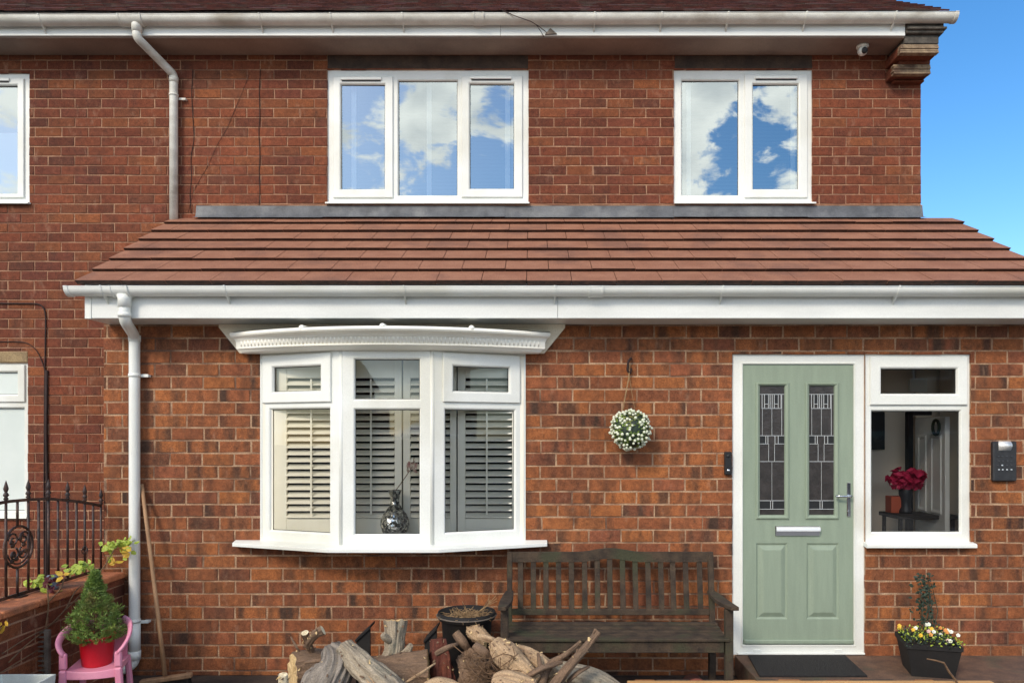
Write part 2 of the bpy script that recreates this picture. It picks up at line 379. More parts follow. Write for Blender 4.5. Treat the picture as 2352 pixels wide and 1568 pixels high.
def struct(o): o['kind'] = 'structure'; return o
def X(vx, d): return (vx - VX) * d / F
def Z(vy, d): return EYE + (VY - vy) * d / F
def P(vx, vy, d): return Vector((X(vx, d), d, Z(vy, d)))
def rects_minus(rect, holes, mn=.0):
    out_ = [rect]
    for h in holes:
        nx = []
        for a in out_:
            x0, x1, z0, z1 = a; hx0, hx1, hz0, hz1 = h
            if hx1 <= x0 or hx0 >= x1 or hz1 <= z0 or hz0 >= z1: nx.append(a); continue
            cx0, cx1 = max(x0, hx0), min(x1, hx1)
            if x0 < cx0: nx.append((x0, cx0, z0, z1))
            if cx1 < x1: nx.append((cx1, x1, z0, z1))
            if z0 < hz0: nx.append((cx0, cx1, z0, hz0))
            if hz1 < z1: nx.append((cx0, cx1, hz1, z1))
        out_ = nx
    return [a for a in out_ if a[1] - a[0] > mn and a[3] - a[2] > mn]
def bricks(mb, x0, x1, z0, z1, yf, course, length, mort, anchor, holes=(), off=0., depth=.06, jit=.0015, T=None):
    rnd = random.Random(hash((round(x0, 3), round(z0, 3), round(yf, 3))) & 0xffff)
    n0 = math.floor((z0 - anchor) / course)
    n = n0
    while anchor + n * course < z1:
        a = anchor + n * course + mort / 2; b = anchor + (n + 1) * course - mort / 2
        sh = off + (length / 2 if n % 2 else 0) + rnd.uniform(-.006, .006)
        k = math.floor((x0 - sh) / length)
        while sh + k * length < x1:
            bx0 = sh + k * length + mort / 2 + rnd.uniform(-.0012, .0012); bx1 = sh + (k + 1) * length - mort / 2 + rnd.uniform(-.0012, .0012)
            k += 1
            r = (max(bx0, x0), min(bx1, x1), max(a, z0), min(b, z1))
            c = (rnd.random(), rnd.random(), rnd.random(), 1); uvo = (rnd.uniform(0, 90), rnd.uniform(0, 90)); dy = rnd.uniform(-jit, jit)
            if r[1] - r[0] < .012 or r[3] - r[2] < .012: continue
            for q in rects_minus(r, holes, .012):
                i = .0028; y = yf + dy; s0 = len(mb.f)
                A, B, C_, D_ = q; j = [rnd.uniform(-.0022, .0022) for _ in range(8)]
                o4 = [(A + j[0], C_ + j[1]), (B + j[2], C_ + j[3]), (B + j[4], D_ + j[5]), (A + j[6], D_ + j[7])]
                sg = ((1, 1), (-1, 1), (-1, -1), (1, -1))
                vs = [(p[0] + g[0] * i, y, p[1] + g[1] * i) for p, g in zip(o4, sg)] + [(p[0], y + i, p[1]) for p in o4] + [(p[0], yf + depth, p[1]) for p in o4]
                fs = [(0, 1, 2, 3)] + [(l_ * 4 + k_, l_ * 4 + 4 + k_, l_ * 4 + 4 + (k_ + 1) % 4, l_ * 4 + (k_ + 1) % 4) for l_ in (0, 1) for k_ in range(4)]
                mb.add(vs, fs)
                for t in range(s0, len(mb.f)): mb.col[t] = c; mb.uv[t] = uvo
        n += 1
def sheet(mb, x0, x1, z0, z1, y, holes, th=.055):
    for a in rects_minus((x0, x1, z0, z1), holes): mb.quad((a[0], y, a[2]), (a[1], y, a[2]), (a[1], y, a[3]), (a[0], y, a[3]))
    for h in holes:
        mb.quad((h[0], y, h[2]), (h[1], y, h[2]), (h[1], y + th, h[2]), (h[0], y + th, h[2])); mb.quad((h[0], y, h[3]), (h[1], y, h[3]), (h[1], y + th, h[3]), (h[0], y + th, h[3]))
        mb.quad((h[0], y, h[2]), (h[0], y + th, h[2]), (h[0], y + th, h[3]), (h[0], y, h[3])); mb.quad((h[1], y, h[2]), (h[1], y + th, h[2]), (h[1], y + th, h[3]), (h[1], y, h[3]))

# ------------------------------------------------------------------ ground
D1, D2 = 5.23, 6.27
g = MB(); g.quad((-150, -150, 0), (150, -150, 0), (150, 150, 0), (-150, 150, 0)); struct(g.build('ground', 'ground'))
g = MB(); g.quad((-8, -7, .004), (8, -7, .004), (8, 3.4, .004), (-8, 3.4, .004)); struct(g.build('bounce_slab', M.setdefault('bounce', mat('pale_concrete', (152, 144, 134), (134, 126, 116), .9, 4, 6, .3, 50, grit=.2))))  # unseen pale slab added to bounce light up onto the front
PZ = .14
g = MB(); g.box(1.42, 3.5, 4.70, D1 + .02, .002, PZ); struct(g.build('paved_step', 'paving', bevel=.006))

# ------------------------------------------------------------------ house
house = thing('brick_house', (0, D2, 0), 'red brick house with a tiled front extension, bay window and sage green door', 'house')
XL, XR = -5.4, 3.28
W1 = (X(751, D2), X(1214, D2), Z(467, D2), Z(159, D2)); W2 = (X(1548, D2), X(1866.5, D2), Z(467, D2), Z(159, D2))
W3 = (X(-260, D2), X(67, D2), Z(467, D2), Z(167, D2)); W4 = (X(-240, D2), X(63.5, D2), Z(1186, D2), Z(833, D2))
SOF = Z(127, D2)                                       # soffit height of the main roof
holesU = [W1, W2, W3, W4]
c_up, l_up = .0811, .2255
mb = MB()
EXT_TOP = Z(500, D2)
extrem = (-3.04, XR, -1, Z(505, D2))               # hidden behind the extension
bricks(mb, XL, XR, 0, SOF + .06, D2, c_up, l_up, .009, Z(204.4, D2), holesU + [extrem, (W4[0], W4[1], W4[3], W4[3] + .1)], off=X(497 / 1.742 / 1.6735, D2))
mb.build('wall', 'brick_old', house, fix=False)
mb = MB(); sheet(mb, XL, XR, 0, SOF + .06, D2 + .0045, holesU + [extrem]); mb.build('wall_mortar', 'mortar_old', house, fix=False)
# gable and shell so that the house is solid from the side
mb = MB(); mb.T = Matrix.Translation((XR, D2, 0)) @ Matrix.Rotation(R(90), 4, 'Z')
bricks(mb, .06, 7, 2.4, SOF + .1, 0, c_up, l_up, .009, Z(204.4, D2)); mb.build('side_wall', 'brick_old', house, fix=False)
mb = MB(); mb.box(XL, XR - .005, D2 + 6.9, D2 + 7, 0, SOF); mb.quad((XR - .005, D2 + .01, 0), (XR - .005, D2 + 7, 0), (XR - .005, D2 + 7, SOF), (XR - .005, D2 + .01, SOF))
mb.prism([(XR - .35, SOF), (XR - .01, SOF), (XR - .01, SOF + .02), (XR - .35, SOF + .02)], D2 + .01, D2 + 7)
mb.add([(XR - .005, D2, SOF), (XR - .005, D2 + 7, SOF), (XR - .005, D2 + 3.5, SOF + 2.4)], [(0, 1, 2)]); mb.build('shell_wall', 'mortar_old', house, fix=False)
# rooms upstairs and neighbour room: dark boxes
def room(x0, x1, y0, y1, z0, z1, m, name='room_wall', par=None, skip=()):
    mb = MB()
    q = {'f': ((x0, y0, z0), (x1, y0, z0), (x1, y1, z0), (x0, y1, z0)), 'c': ((x0, y0, z1), (x1, y0, z1), (x1, y1, z1), (x0, y1, z1)),
         'b': ((x0, y1, z0), (x1, y1, z0), (x1, y1, z1), (x0, y1, z1)), 'l': ((x0, y0, z0), (x0, y1, z0), (x0, y1, z1), (x0, y0, z1)), 'r': ((x1, y0, z0), (x1, y1, z0), (x1, y1, z1), (x1, y0, z1))}
    for k, v in q.items():
        if k not in skip: mb.quad(*v)
    return mb.build(name, m, par or house, fix=False)
room(XL + .1, XR - .1, D2 + .07, D2 + 3, EXT_TOP - .4, SOF - .02, 'darkroom')
room(XL + .1, -3.2, D2 + .07, D2 + 3, .1, EXT_TOP - .45, 'darkroom')
# lintels
for h in (W1, W2):
    mb = MB(); mb.cbox(h[0] + .004, h[1] - .004, D2 - .002, D2 + .06, h[3] + .003, SOF - .003, .003); mb.build('lintel', 'concrete', house)
mb = MB(); mb.cbox(W4[0], W4[1] + .0, D2 - .003, D2 + .06, W4[3] + .002, W4[3] + .095, .006); o = mb.build('lintel', 'stone', house)

# ---- window parts ----
def ring(mb, r, y, wd=.012, dp=.016, out_d=.0, back=None):
    """glazing bead: from the frame face y at rectangle r sloping in to the glass"""
    mb.rsweep(*r, [(0, y), (wd * .55, y + .004), (wd, y + dp), (wd, y + dp + .012)])
def sash(mb, r, pane, y):
    """raised casement: outer rectangle r, pane rectangle, face at y"""
    x0, x1, z0, z1 = r; a = min(pane[0] - x0, x1 - pane[1], pane[2] - z0, z1 - pane[3])
    mb.rsweep(x0, x1, z0, z1, [(0, y + .022), (0, y + .004), (.004, y)])
    for q in rects_minus((x0 + .004, x1 - .004, z0 + .004, z1 - .004), [(pane[0] - .014, pane[1] + .014, pane[2] - .014, pane[3] + .014)]):
        mb.quad((q[0], y, q[2]), (q[1], y, q[2]), (q[1], y, q[3]), (q[0], y, q[3]))
    mb.rsweep(pane[0] - .014, pane[1] + .014, pane[2] - .014, pane[3] + .014, [(0, y), (.008, y + .004), (.014, y + .016), (.014, y + .03)])
def frame(mb, r, holes, y, th=.07):
    for q in rects_minus(r, [(h[0] - .012, h[1] + .012, h[2] - .012, h[3] + .012) for h in holes]):
        mb.quad((q[0], y, q[2]), (q[1], y, q[2]), (q[1], y, q[3]), (q[0], y, q[3]))
    mb.rsweep(*r, [(0, y + th), (0, y)])
    for h in holes: mb.rsweep(h[0] - .012, h[1] + .012, h[2] - .012, h[3] + .012, [(0, y), (.007, y + .004), (.012, y + .014), (.012, y + .03)])
def pane(parent, r, y, m, T=None, gask=True):
    t1_, t2_ = random.uniform(-.0022, .0022), random.uniform(-.0022, .0022)
    mb = MB(); mb.T = T; mb.quad((r[0] - .002, y - t1_ - t2_, r[2] - .002), (r[1] + .002, y + t1_ - t2_, r[2] - .002), (r[1] + .002, y + t1_ + t2_, r[3] + .002), (r[0] - .002, y - t1_ + t2_, r[3] + .002))
    o = mb.build('pane', m, parent, fix=False)
    if gask:
        mb = MB(); mb.T = T
        for q in rects_minus(r, [(r[0] + .0035, r[1] - .0035, r[2] + .0035, r[3] - .0045)]): mb.box(q[0], q[1], y - .004, y - .001, q[2], q[3])
        mb.build('gasket', 'gasket', parent, fix=False)
    return o
def rV(a, b, t, bt, d): return (X(a, d), X(b, d), Z(bt, d), Z(t, d))
def upper_window(name_label, outer, fixed, sashes, vents, sill, d=D2 + .022, glassm='glass_up', blind=True):
    mb = MB(); hs_ = [rV(*f, d) for f in fixed]
    hid = [rV(*s_[0], d) for s_ in sashes]; hid = [(h[0] + .02, h[1] - .02, h[2] + .02, h[3] - .02) for h in hid]
    oo = outer
    frame(mb, oo, hs_ + hid, d)
    w_ = mb.build('window', 'upvc', house, fix=False)
    if name_label: w_['label'] = name_label
    for r, h in zip(fixed, hs_): pane(w_, h, d + .026, glassm)
    for so_, sp_ in sashes:
        mb = MB(); r, p = rV(*so_, d), rV(*sp_, d); sash(mb, r, p, d - .016); mb.build('sash', 'upvc', w_, fix=False)
        pane(w_, p, d + .012, glassm)
    for v in vents:
        r = rV(*v, d); mb = MB(); mb.cbox(r[0], r[1], d - .030, d - .0155, r[2] + .006, r[3] + .012, .003)
        mb.build('trickle_vent', 'upvc', w_)
        mb = MB(); mb.box(r[0] + .01, r[1] - .01, d - .0215, d - .0158, r[2] - .004, r[2] + .005); mb.build('vent_slot', 'gasket', w_)
    if sill:
        a, b = X(sill[0], d - .04), X(sill[1], d - .04)
        mb = MB(); mb.prism([(0, 0)], 0, 0) if 0 else None
        z = oo[2]; mb.T = None
        prof = [(d + .05, z + .014), (d - .004, z + .010), (D2 - .035, z + .0), (D2 - .038, z - .010), (D2 - .034, z - .014), (D2 - .03, z - .014), (D2 - .004, z - .006), (d + .05, z - .006)]
        n = len(prof); vs = [(a, y, zz) for y, zz in prof] + [(b, y, zz) for y, zz in prof]
        mb.add(vs, [tuple(range(n)), tuple(range(2 * n - 1, n - 1, -1))] + [(i, (i + 1) % n, (i + 1) % n + n, i + n) for i in range(n)])
        mb.build('sill', 'upvc', w_)
    return w_
def venetian(par, x0, x1, z0, z1, y, tapes, pitch=.032):
    mb = MB(); z = z0
    while z < z1:
        mb.T = Matrix.Translation((0, y, z)) @ Matrix.Rotation(R(62), 4, 'X'); mb.box(x0, x1, -.0145, .0145, -.0006, .0006); z += pitch
    mb.T = None; mb.build('blind', 'blind', par, fix=False)
    for a, b in tapes: mb = MB(); mb.box(a, b, y - .028, y - .022, z0 - .01, z1); mb.build('blind_tape', 'blind_tape', par)
d = D2 + .022
w1 = upper_window('three light white window with two opening sashes', W1, [(915, 1050, 185, 448)],
    [((766, 903, 178, 455), (784, 884, 195.5, 435)), ((1060.6, 1200, 177, 454), (1079.5, 1180.6, 194, 434))],
    [(784, 878, 183.5, 188.6), (1081, 1176, 181.5, 186.5)], (748, 1216))
venetian(w1, W1[0] + .05, W1[1] - .05, W1[2] + .05, W1[3] - .05, D2 + .14, [(X(a, D2 + .11), X(a + 11, D2 + .11)) for a in (807, 980, 1160)])
w2 = upper_window('two light white window with one opening sash', W2, [(1566.6, 1696.6, 184.5, 447.9)],
    [((1709.6, 1853.4, 172.8, 455), (1729, 1832.5, 195, 435))], [(1732, 1830, 181, 186)], (1549, 1873))
venetian(w2, W2[0] + .05, W2[1] - .05, W2[2] + .05, W2[3] - .05, D2 + .14, [(X(a, D2 + .11), X(a + 10, D2 + .11)) for a in (1577, 1816)])
w3 = upper_window('white upstairs window cut off at the left', W3, [(-200, -80, 190, 450)], [((-70, 57, 182, 455), (-50, 41, 198, 445))], [(-40, 26, 186, 191)], (-262, 67))
mb = MB(); mb.box(W3[0] + .03, W3[1] - .03, D2 + .14, D2 + .145, W3[2] + .03, Z(290, D2)); mb.build('blind', 'blind_tape', w3)
w4 = upper_window('white ground floor window with frosted glass', W4, [(-200, -70, 935, 1175), (-60, 54.5, 937, 1172)], [((-66, 59, 838, 923), (-48, 41.5, 855, 905))], [], (-242, 64), glassm='glass_frost')

# ---- soffit, fascia, gutter of the main roof ----
GU = D2 - .33                                           # gutter centre line
FU = D2 - .27
FXR = X(2077, FU)
fz0, fz1 = Z(85, FU), Z(57, FU)
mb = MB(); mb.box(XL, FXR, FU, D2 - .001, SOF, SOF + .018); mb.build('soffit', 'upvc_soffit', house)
mb = MB(); mb.cbox(XL, X(1150, FU) - .001, FU - .018, FU, fz0, SOF + .205, .003); mb.cbox(X(1150, FU) + .001, FXR, FU - .0175, FU, fz0, SOF + .205, .003); mb.build('fascia', 'fascia_w', house)
mb = MB(); mb.prism([(FXR - .35, SOF)], 0, 0) if 0 else None
def gutter(x0, x1, yc, zt0, zt1, r, m, par, joints, brackets, endcaps, label=None):
    """half round gutter: zt0/zt1 rim height at both ends"""
    mb = MB(); seg = 18
    def section(x, zt, rr): return [(x, yc - rr * math.cos(math.pi * k / seg), zt - rr * math.sin(math.pi * k / seg) * .98) for k in range(seg + 1)]
    def shell(xa, xb, rr, th=.003, lip=True):
        za = zt0 + (zt1 - zt0) * (xa - x0) / (x1 - x0); zb = zt0 + (zt1 - zt0) * (xb - x0) / (x1 - x0)
        A, B = section(xa, za, rr), section(xb, zb, rr); A2, B2 = section(xa, za, rr - th), section(xb, zb, rr - th); n = seg + 1
        mb.add(A + B, [(i, i + 1, i + 1 + n, i + n) for i in range(seg)], True)
        mb.add(A2 + B2, [(i, i + 1, i + 1 + n, i + n) for i in range(seg)], True)
        mb.quad(A[0], B[0], B2[0], A2[0]); mb.quad(A[-1], B[-1], B2[-1], A2[-1])
        if lip: mb.tube([(xa, yc - rr + .002, za), (xb, yc - rr + .002, zb)], .0045, 8, True)
        for S, S2 in ((A, A2), (B, B2)): mb.add(S + S2, [(i, i + 1, i + 1 + n, i + n) for i in range(seg)])
    shell(x0, x1, r)
    g_ = mb.build('gutter', m, par, fix=False)
    if label: g_['label'] = label
    for a, b in joints: mb = MB(); shell(a, b, r + .005, .006); shell(a - .002, a + .009, r + .009, .006); shell(b - .009, b + .002, r + .009, .006); mb.build('gutter_union', m, g_, fix=False)
    for e in endcaps:
        mb = MB(); zt = zt0 + (zt1 - zt0) * (e - x0) / (x1 - x0)
        for dx in (-.004, .004): S = section(e + dx, zt + .003, r + .004); mb.add(S, [tuple(range(len(S)))])
        shell(e - .014, e + .014, r + .0045, .005); mb.build('gutter_end_cap', m, g_, fix=False)
    for x, ty in brackets:
        mb = MB(); zt = zt0 + (zt1 - zt0) * (x - x0) / (x1 - x0)
        shell(x - .009, x + .009, r + .0035, .004); mb.tube([(x, yc - r - .001, zt - .006), (x, yc - r - .002, zt + .006), (x, yc - r + .010, zt + .008)], .0035, 6)
        zb = zt - r * .93
        mb.add([(x - .004, yc - r * .25, zb - .004), (x + .004, yc - r * .25, zb - .004), (x + .004, ty, zb - .004), (x - .004, ty, zb - .004), (x - .004, ty, zb - .05), (x + .004, ty, zb - .05)],
               [(0, 1, 2, 3), (0, 3, 4), (1, 5, 2), (0, 4, 5, 1), (3, 2, 5, 4)])
        mb.build('gutter_bracket', m, g_, fix=False)
    return g_
gl_, gr_ = XL, X(2190, GU)
zgl = Z(33, GU - .06) - .0; zgr = Z(27, GU - .06)
zL = Z(34.5, GU - .06) + (XL - X(0, GU)) * 0; zR = Z(26.5, GU - .06)
gutter(XL, gr_, GU, zL, zR, .057, 'upvc_worn', house, [(X(278, GU), X(330, GU)), (X(1088, GU), X(1112, GU))],
       [(X(v, GU), FU - .018) for v in (98, 600, 762, 926, 1365, 1518, 1670, 1848, 2052)], [gr_], 'stained white upper gutter')
# corbel at the right corner
mb = MB()
def cz(y, dd): return Z(y, dd)
c0 = X(2050, 6.14)
layers = [(2052, 6.13, 172, 147, 4), (2068, 6.02, 127, 108, 4)]
mbc = MB()
xl1, xl2 = X(2053, 6.12), X(2069, 6.0)
z1a, z1b = Z(170, 6.12), Z(147, 6.12)
n_ = 4; hh = (z1b - z1a) / n_
for i in range(n_): mbc.cbox(xl1 + random.uniform(-.004, .004), XR + .004, 6.12 + (i % 2) * .006, 6.17, z1a + i * hh + .001, z1a + (i + 1) * hh - .001, .003)
z2a, z2b = Z(122, 6.0), Z(101, 6.0); hh = (z2b - z2a) / n_
for i in range(n_): mbc.cbox(xl2 + random.uniform(-.004, .004), XR + .006, 6.0 + (i % 2) * .006, 6.05, z2a + i * hh + .001, z2a + (i + 1) * hh - .001, .003)
mb = MB()
def bk(x0, x1, y0, z0, z1):
    s0 = len(mb.f); mb.cbox(x0, x1, y0, D2 + .02, z0, z1, .004); c = (random.random() * .4, .3, .5, 1); u = (random.uniform(0, 50), 3)
    for t in range(s0, len(mb.f)): mb.col[t] = c; mb.uv[t] = u
zb = z1b
bk(X(2066, 6.12), XR + .002, 6.125, z1b + .002, z1b + .06)
bk(X(2070, 6.12), XR + .002, 6.14, z1b + .062, z2a - .002)
bk(X(2066, 6.12), XR + .001, 6.215, z1a - .018, z1a - .002)
bk(xl1 + .002, XR + .002, 6.171, z1a + .002, z1b); bk(xl2 + .002, XR + .003, 6.051, z2a + .002, z2b)
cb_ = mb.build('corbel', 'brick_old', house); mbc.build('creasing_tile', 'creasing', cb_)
mb = MB(); mb.cbox(X(2078, 6.0), XR + .004, 6.00, D2, z2b + .002, z2b + .07, .004); mb.cbox(FXR + .003, XR + .03, FU - .03, D2, z2b + .072, fz1 + .05, .006); mb.cbox(FXR + .003, XR + .045, FU - .05, D2, z2b + .095, z2b + .115, .004)
mb.build('verge_block', 'verge', house)
# main roof
mb = MB(); pit = R(34); ye, ze = FU - .05, SOF + .19
gx = XR + .05; course_r = .15
for k in range(22):
    t0, t1 = k * course_r - .02, (k + 1) * course_r + .03
    def q(t, up): return (ye + t * math.cos(pit) - up * math.sin(pit), ze + t * math.sin(pit) + up * math.cos(pit))
    xx = XL; rnd = random.Random(k)
    xx -= (.08 if k % 2 else 0)
    while xx < gx:
        x1 = min(xx + .165, gx); up = .016 + rnd.uniform(-.003, .004)
        a0, a1, b0, b1 = q(t0, up), q(t1, .004), q(t0, up - .012), q(t1, -.008)
        x0_ = xx + .002
        mb.add([(x0_, *a0), (x1, *a0), (x1, *a1), (x0_, *a1), (x0_, *b0), (x1, *b0), (x1, *b1), (x0_, *b1)], [(0, 1, 2, 3), (4, 7, 6, 5), (0, 4, 5, 1), (1, 5, 6, 2), (0, 3, 7, 4)]); xx += .165
mb.build('roof', 'tile_up', house, fix=False)
mb = MB(); tt = 3.5 / math.cos(pit)
mb.quad((XL, ye, ze - .012), (gx - .01, ye, ze - .012), (gx - .01, D2 + 3.5, ze + (D2 + 3.5 - ye) * math.tan(pit) - .012), (XL, D2 + 3.5, ze + (D2 + 3.5 - ye) * math.tan(pit) - .012))
mb.quad((XL, D2 + 7.3, ze - .02), (gx - .01, D2 + 7.3, ze - .02), (gx - .01, D2 + 3.5, ze + (D2 + 3.5 - ye) * math.tan(pit) - .012), (XL, D2 + 3.5, ze + (D2 + 3.5 - ye) * math.tan(pit) - .012))
mb.build('roof_underlay', 'tile_up', house, fix=False)

# ---- extension walls ----
EL, ER = -3.04, 3.5
SOF1 = Z(732, D1 - .25)
BAY = (X(602, D1), X(1203, D1), Z(1245, D1), Z(808, D1))
DR = (X(1682, D1), X(1988, D1), PZ, Z(813, D1)); SD = (X(1988, D1) - .001, X(2230.5, D1), Z(1247, D1), Z(813, D1))
holesE = [BAY, DR, SD]
mb = MB()
bricks(mb, EL, ER, 0, SOF1 + .05, D1, .0903, .2275, .0115, Z(805.5, D1), holesE, off=.05)
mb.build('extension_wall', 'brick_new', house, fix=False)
mb = MB(); sheet(mb, EL, ER, 0, SOF1 + .05, D1 + .0035, holesE)
mb.quad((EL, D1 + .004, 0), (EL, D2, 0), (EL, D2, SOF1), (EL, D1 + .004, SOF1)); mb.build('extension_mortar', 'mortar_new', house, fix=False)
mb = MB(); mb.T = Matrix.Translation((ER, D1, 0)) @ Matrix.Rotation(R(90), 4, 'Z')
FILL_WINS = [(.10, .36, .35, 2.25), (.66, 1.02, .35, 2.25)]  # openings added out of view to bring daylight into the hall
bricks(mb, .06, 6, 0, SOF1, 0, .0903, .2275, .0115, Z(805.5, D1), FILL_WINS); mb.T = None
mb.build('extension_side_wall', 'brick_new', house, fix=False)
mb = MB()
for q in rects_minus((0, 6, 0, SOF1), FILL_WINS): mb.quad((ER - .004, D1 + q[0], q[2]), (ER - .004, D1 + q[1], q[2]), (ER - .004, D1 + q[1], q[3]), (ER - .004, D1 + q[0], q[3]))
mb.build('extension_side_mortar', 'mortar_new', house, fix=False)
# rooms behind bay and door
room(-2.9, .9, D1 + .06, D1 + 3.4, .1, SOF1 - .02, 'darkroom')
HX0, HX1, HY = 1.15, 3.23, D1 + 1.05
room(HX0, HX1, D1 + .06, HY, .13, SOF1 - .02, 'hallwall', skip=('r',))
mb = MB()
for q in rects_minus((.06, 1.05, .13, SOF1 - .02), FILL_WINS): mb.quad((HX1, D1 + q[0], q[2]), (HX1, D1 + q[1], q[2]), (HX1, D1 + q[1], q[3]), (HX1, D1 + q[0], q[3]))
for q in FILL_WINS:
    for a, b, c, d_ in ((q[0], q[2], q[0], q[3]), (q[1], q[2], q[1], q[3]), (q[0], q[2], q[1], q[2]), (q[0], q[3], q[1], q[3])): mb.quad((HX1, D1 + a, b), (HX1, D1 + c, d_), (ER - .005, D1 + c, d_), (ER - .005, D1 + a, b))
mb.build('room_wall', 'hallwall', house, fix=False)
for q in FILL_WINS:  # frames and panes of the added hall daylight openings
    mb = MB(); mb.T = Matrix.Translation((ER - .02, D1, 0)) @ Matrix.Rotation(R(90), 4, 'Z')
    mb.rsweep(*q, [(0, .04), (0, 0), (.03, 0), (.035, .02), (.035, .04)]); sw_ = mb.build('window', 'upvc', house, fix=False); sw_['label'] = 'narrow white window added out of view to light the hall'
    mb = MB(); a, b, c, d_ = D1 + q[0] + .034, D1 + q[1] - .034, q[2] + .034, q[3] - .034; mb.quad((ER - .045, a, c), (ER - .045, b, c), (ER - .045, b, d_), (ER - .045, a, d_)); mb.build('pane', 'glass_low', sw_, fix=False)

# ---- extension roof ----
mb = MB(); pit1 = math.atan2(.82, 1.32)
y0, z0 = 4.95, EYE + 1.02; L = math.hypot(.82, 1.32); VL, VR = -3.05, 3.545
cs, sn = math.cos(pit1), math.sin(pit1)
def rp(t, up): return (y0 + (1 - t) * 1.32 - up * sn, z0 + (1 - t) * .82 + up * cs)   # t=0 top, 1 eave
rnd = random.Random(3)
nose = MB()
for k in range(7):
    tb = .124 + .149 * k if k else .124; tb = .124 + .149 * k
    tt_ = tb - .149 - .04 if k else -.01
    xx = VL - (.15 if k % 2 else 0)
    while xx < VR - .01:
        a, b = max(xx + .0045, VL), min(xx + .30, VR); xx += .30
        if b - a < .02: continue
        u = .040 + rnd.uniform(-.002, .002); u2 = .012
        A0, A1 = rp(tb, u), rp(tt_, u2); B0 = rp(tb - .014, u - .036); B1 = rp(tt_, u2 - .014); sk = rnd.uniform(-.001, .001)
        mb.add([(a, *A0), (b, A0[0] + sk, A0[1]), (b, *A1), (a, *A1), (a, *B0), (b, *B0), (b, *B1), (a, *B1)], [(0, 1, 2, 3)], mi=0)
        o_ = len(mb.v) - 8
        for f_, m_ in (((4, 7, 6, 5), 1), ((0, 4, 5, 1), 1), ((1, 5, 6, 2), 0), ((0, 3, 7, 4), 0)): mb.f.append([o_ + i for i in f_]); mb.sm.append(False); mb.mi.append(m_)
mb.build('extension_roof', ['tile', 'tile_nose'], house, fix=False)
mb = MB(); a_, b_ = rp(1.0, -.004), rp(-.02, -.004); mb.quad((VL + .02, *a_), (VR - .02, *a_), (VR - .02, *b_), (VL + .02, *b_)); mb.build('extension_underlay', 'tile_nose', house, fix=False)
mb = MB(); mb.add([(ER - .006, D1 + .0, SOF1), (ER - .006, D2, SOF1), (ER - .006, D2, Z(512, D2)), (ER - .006, D1, rp(.8, 0)[1])], [(0, 1, 2, 3)]); mb.build('extension_gable', 'brick_old', house, fix=False)
# lead flashing
fx0, fx1 = X(451, D2), X(2118, D2)
mb = MB(); zt, zb_ = Z(473, D2), Z(500, D2 - .03)
cuts = [fx0, X(745, D2), X(1160, D2), X(1546, D2), X(1850, D2), fx1]
for a, b in zip(cuts, cuts[1:]):
    n = 14; vs = []; 
    ov = .004 if cuts.index(a) % 2 else .0
    for i in range(n + 1):
        x = a + (b - a) * i / n; wv_ = mnoise.noise((x * 3, 1, 0)) * .003
        vs += [(x, D2 - .004 - ov, zt), (x, D2 - .012 - ov + wv_, (zt + zb_) / 2), (x, D2 - .022 - ov + wv_, zb_ + .012), (x, D2 - .075 + wv_, zb_ - .010 + wv_ + ov)]
    mb.add(vs, [(i * 4 + j, i * 4 + j + 1, i * 4 + j + 5, i * 4 + j + 4) for i in range(n) for j in range(3)], True)
mb.build('lead_flashing', 'lead', house, fix=False)
mb = MB(); mb.box(fx0, fx1, D2 - .006, D2 + .0, zt, zt + .006); mb.build('flashing_pointing', 'mortar_new', house)

# ---- extension fascia, soffit, gutter ----
FE = D1 - .25; GE = FE - .062
fx = X(200, FE); fxr = 3.56
za, zb2 = Z(732, FE), EYE + 1.03
mb = MB(); mb.cbox(fx, X(1281, FE) - .001, FE - .018, FE, za, zb2, .003); mb.cbox(X(1281, FE) + .001, fxr, FE - .0175, FE, za, zb2, .003)
fo = mb.build('fascia', 'fascia_w', house); fo['label'] = 'clean white fascia board over the bay window'
mb = MB(); mb.cbox(fx - .002, X(214, FE), FE - .024, FE + .0, za - .003, zb2 - .006, .002); mb.cbox(X(1270, FE), X(1290, FE) - .01, FE - .022, FE - .017, za - .003, zb2 - .01, .002) if 0 else None
mb.build('fascia_joint', 'upvc', fo)
mb = MB(); mb.box(fx + .01, fxr, FE, D1 - .001, SOF1, SOF1 + .015); mb.build('soffit', 'upvc', house)
mb = MB(); mb.box(fx, fx + .01, FE, D1 + .3, za, zb2); mb.build('box_end', 'upvc', house)
ge0 = X(158, GE - .02)
zr = Z(658, GE - .056)
gut = gutter(ge0, fxr + .1, GE, zr + .002, zr - .001, .056, 'upvc', house, [(X(262, GE), X(302, GE)), (X(1352, GE), X(1384, GE))], [(X(v, GE), FE - .018) for v in (240, 522, 930, 1274, 1657, 2058)], [ge0], 'clean white lower gutter')

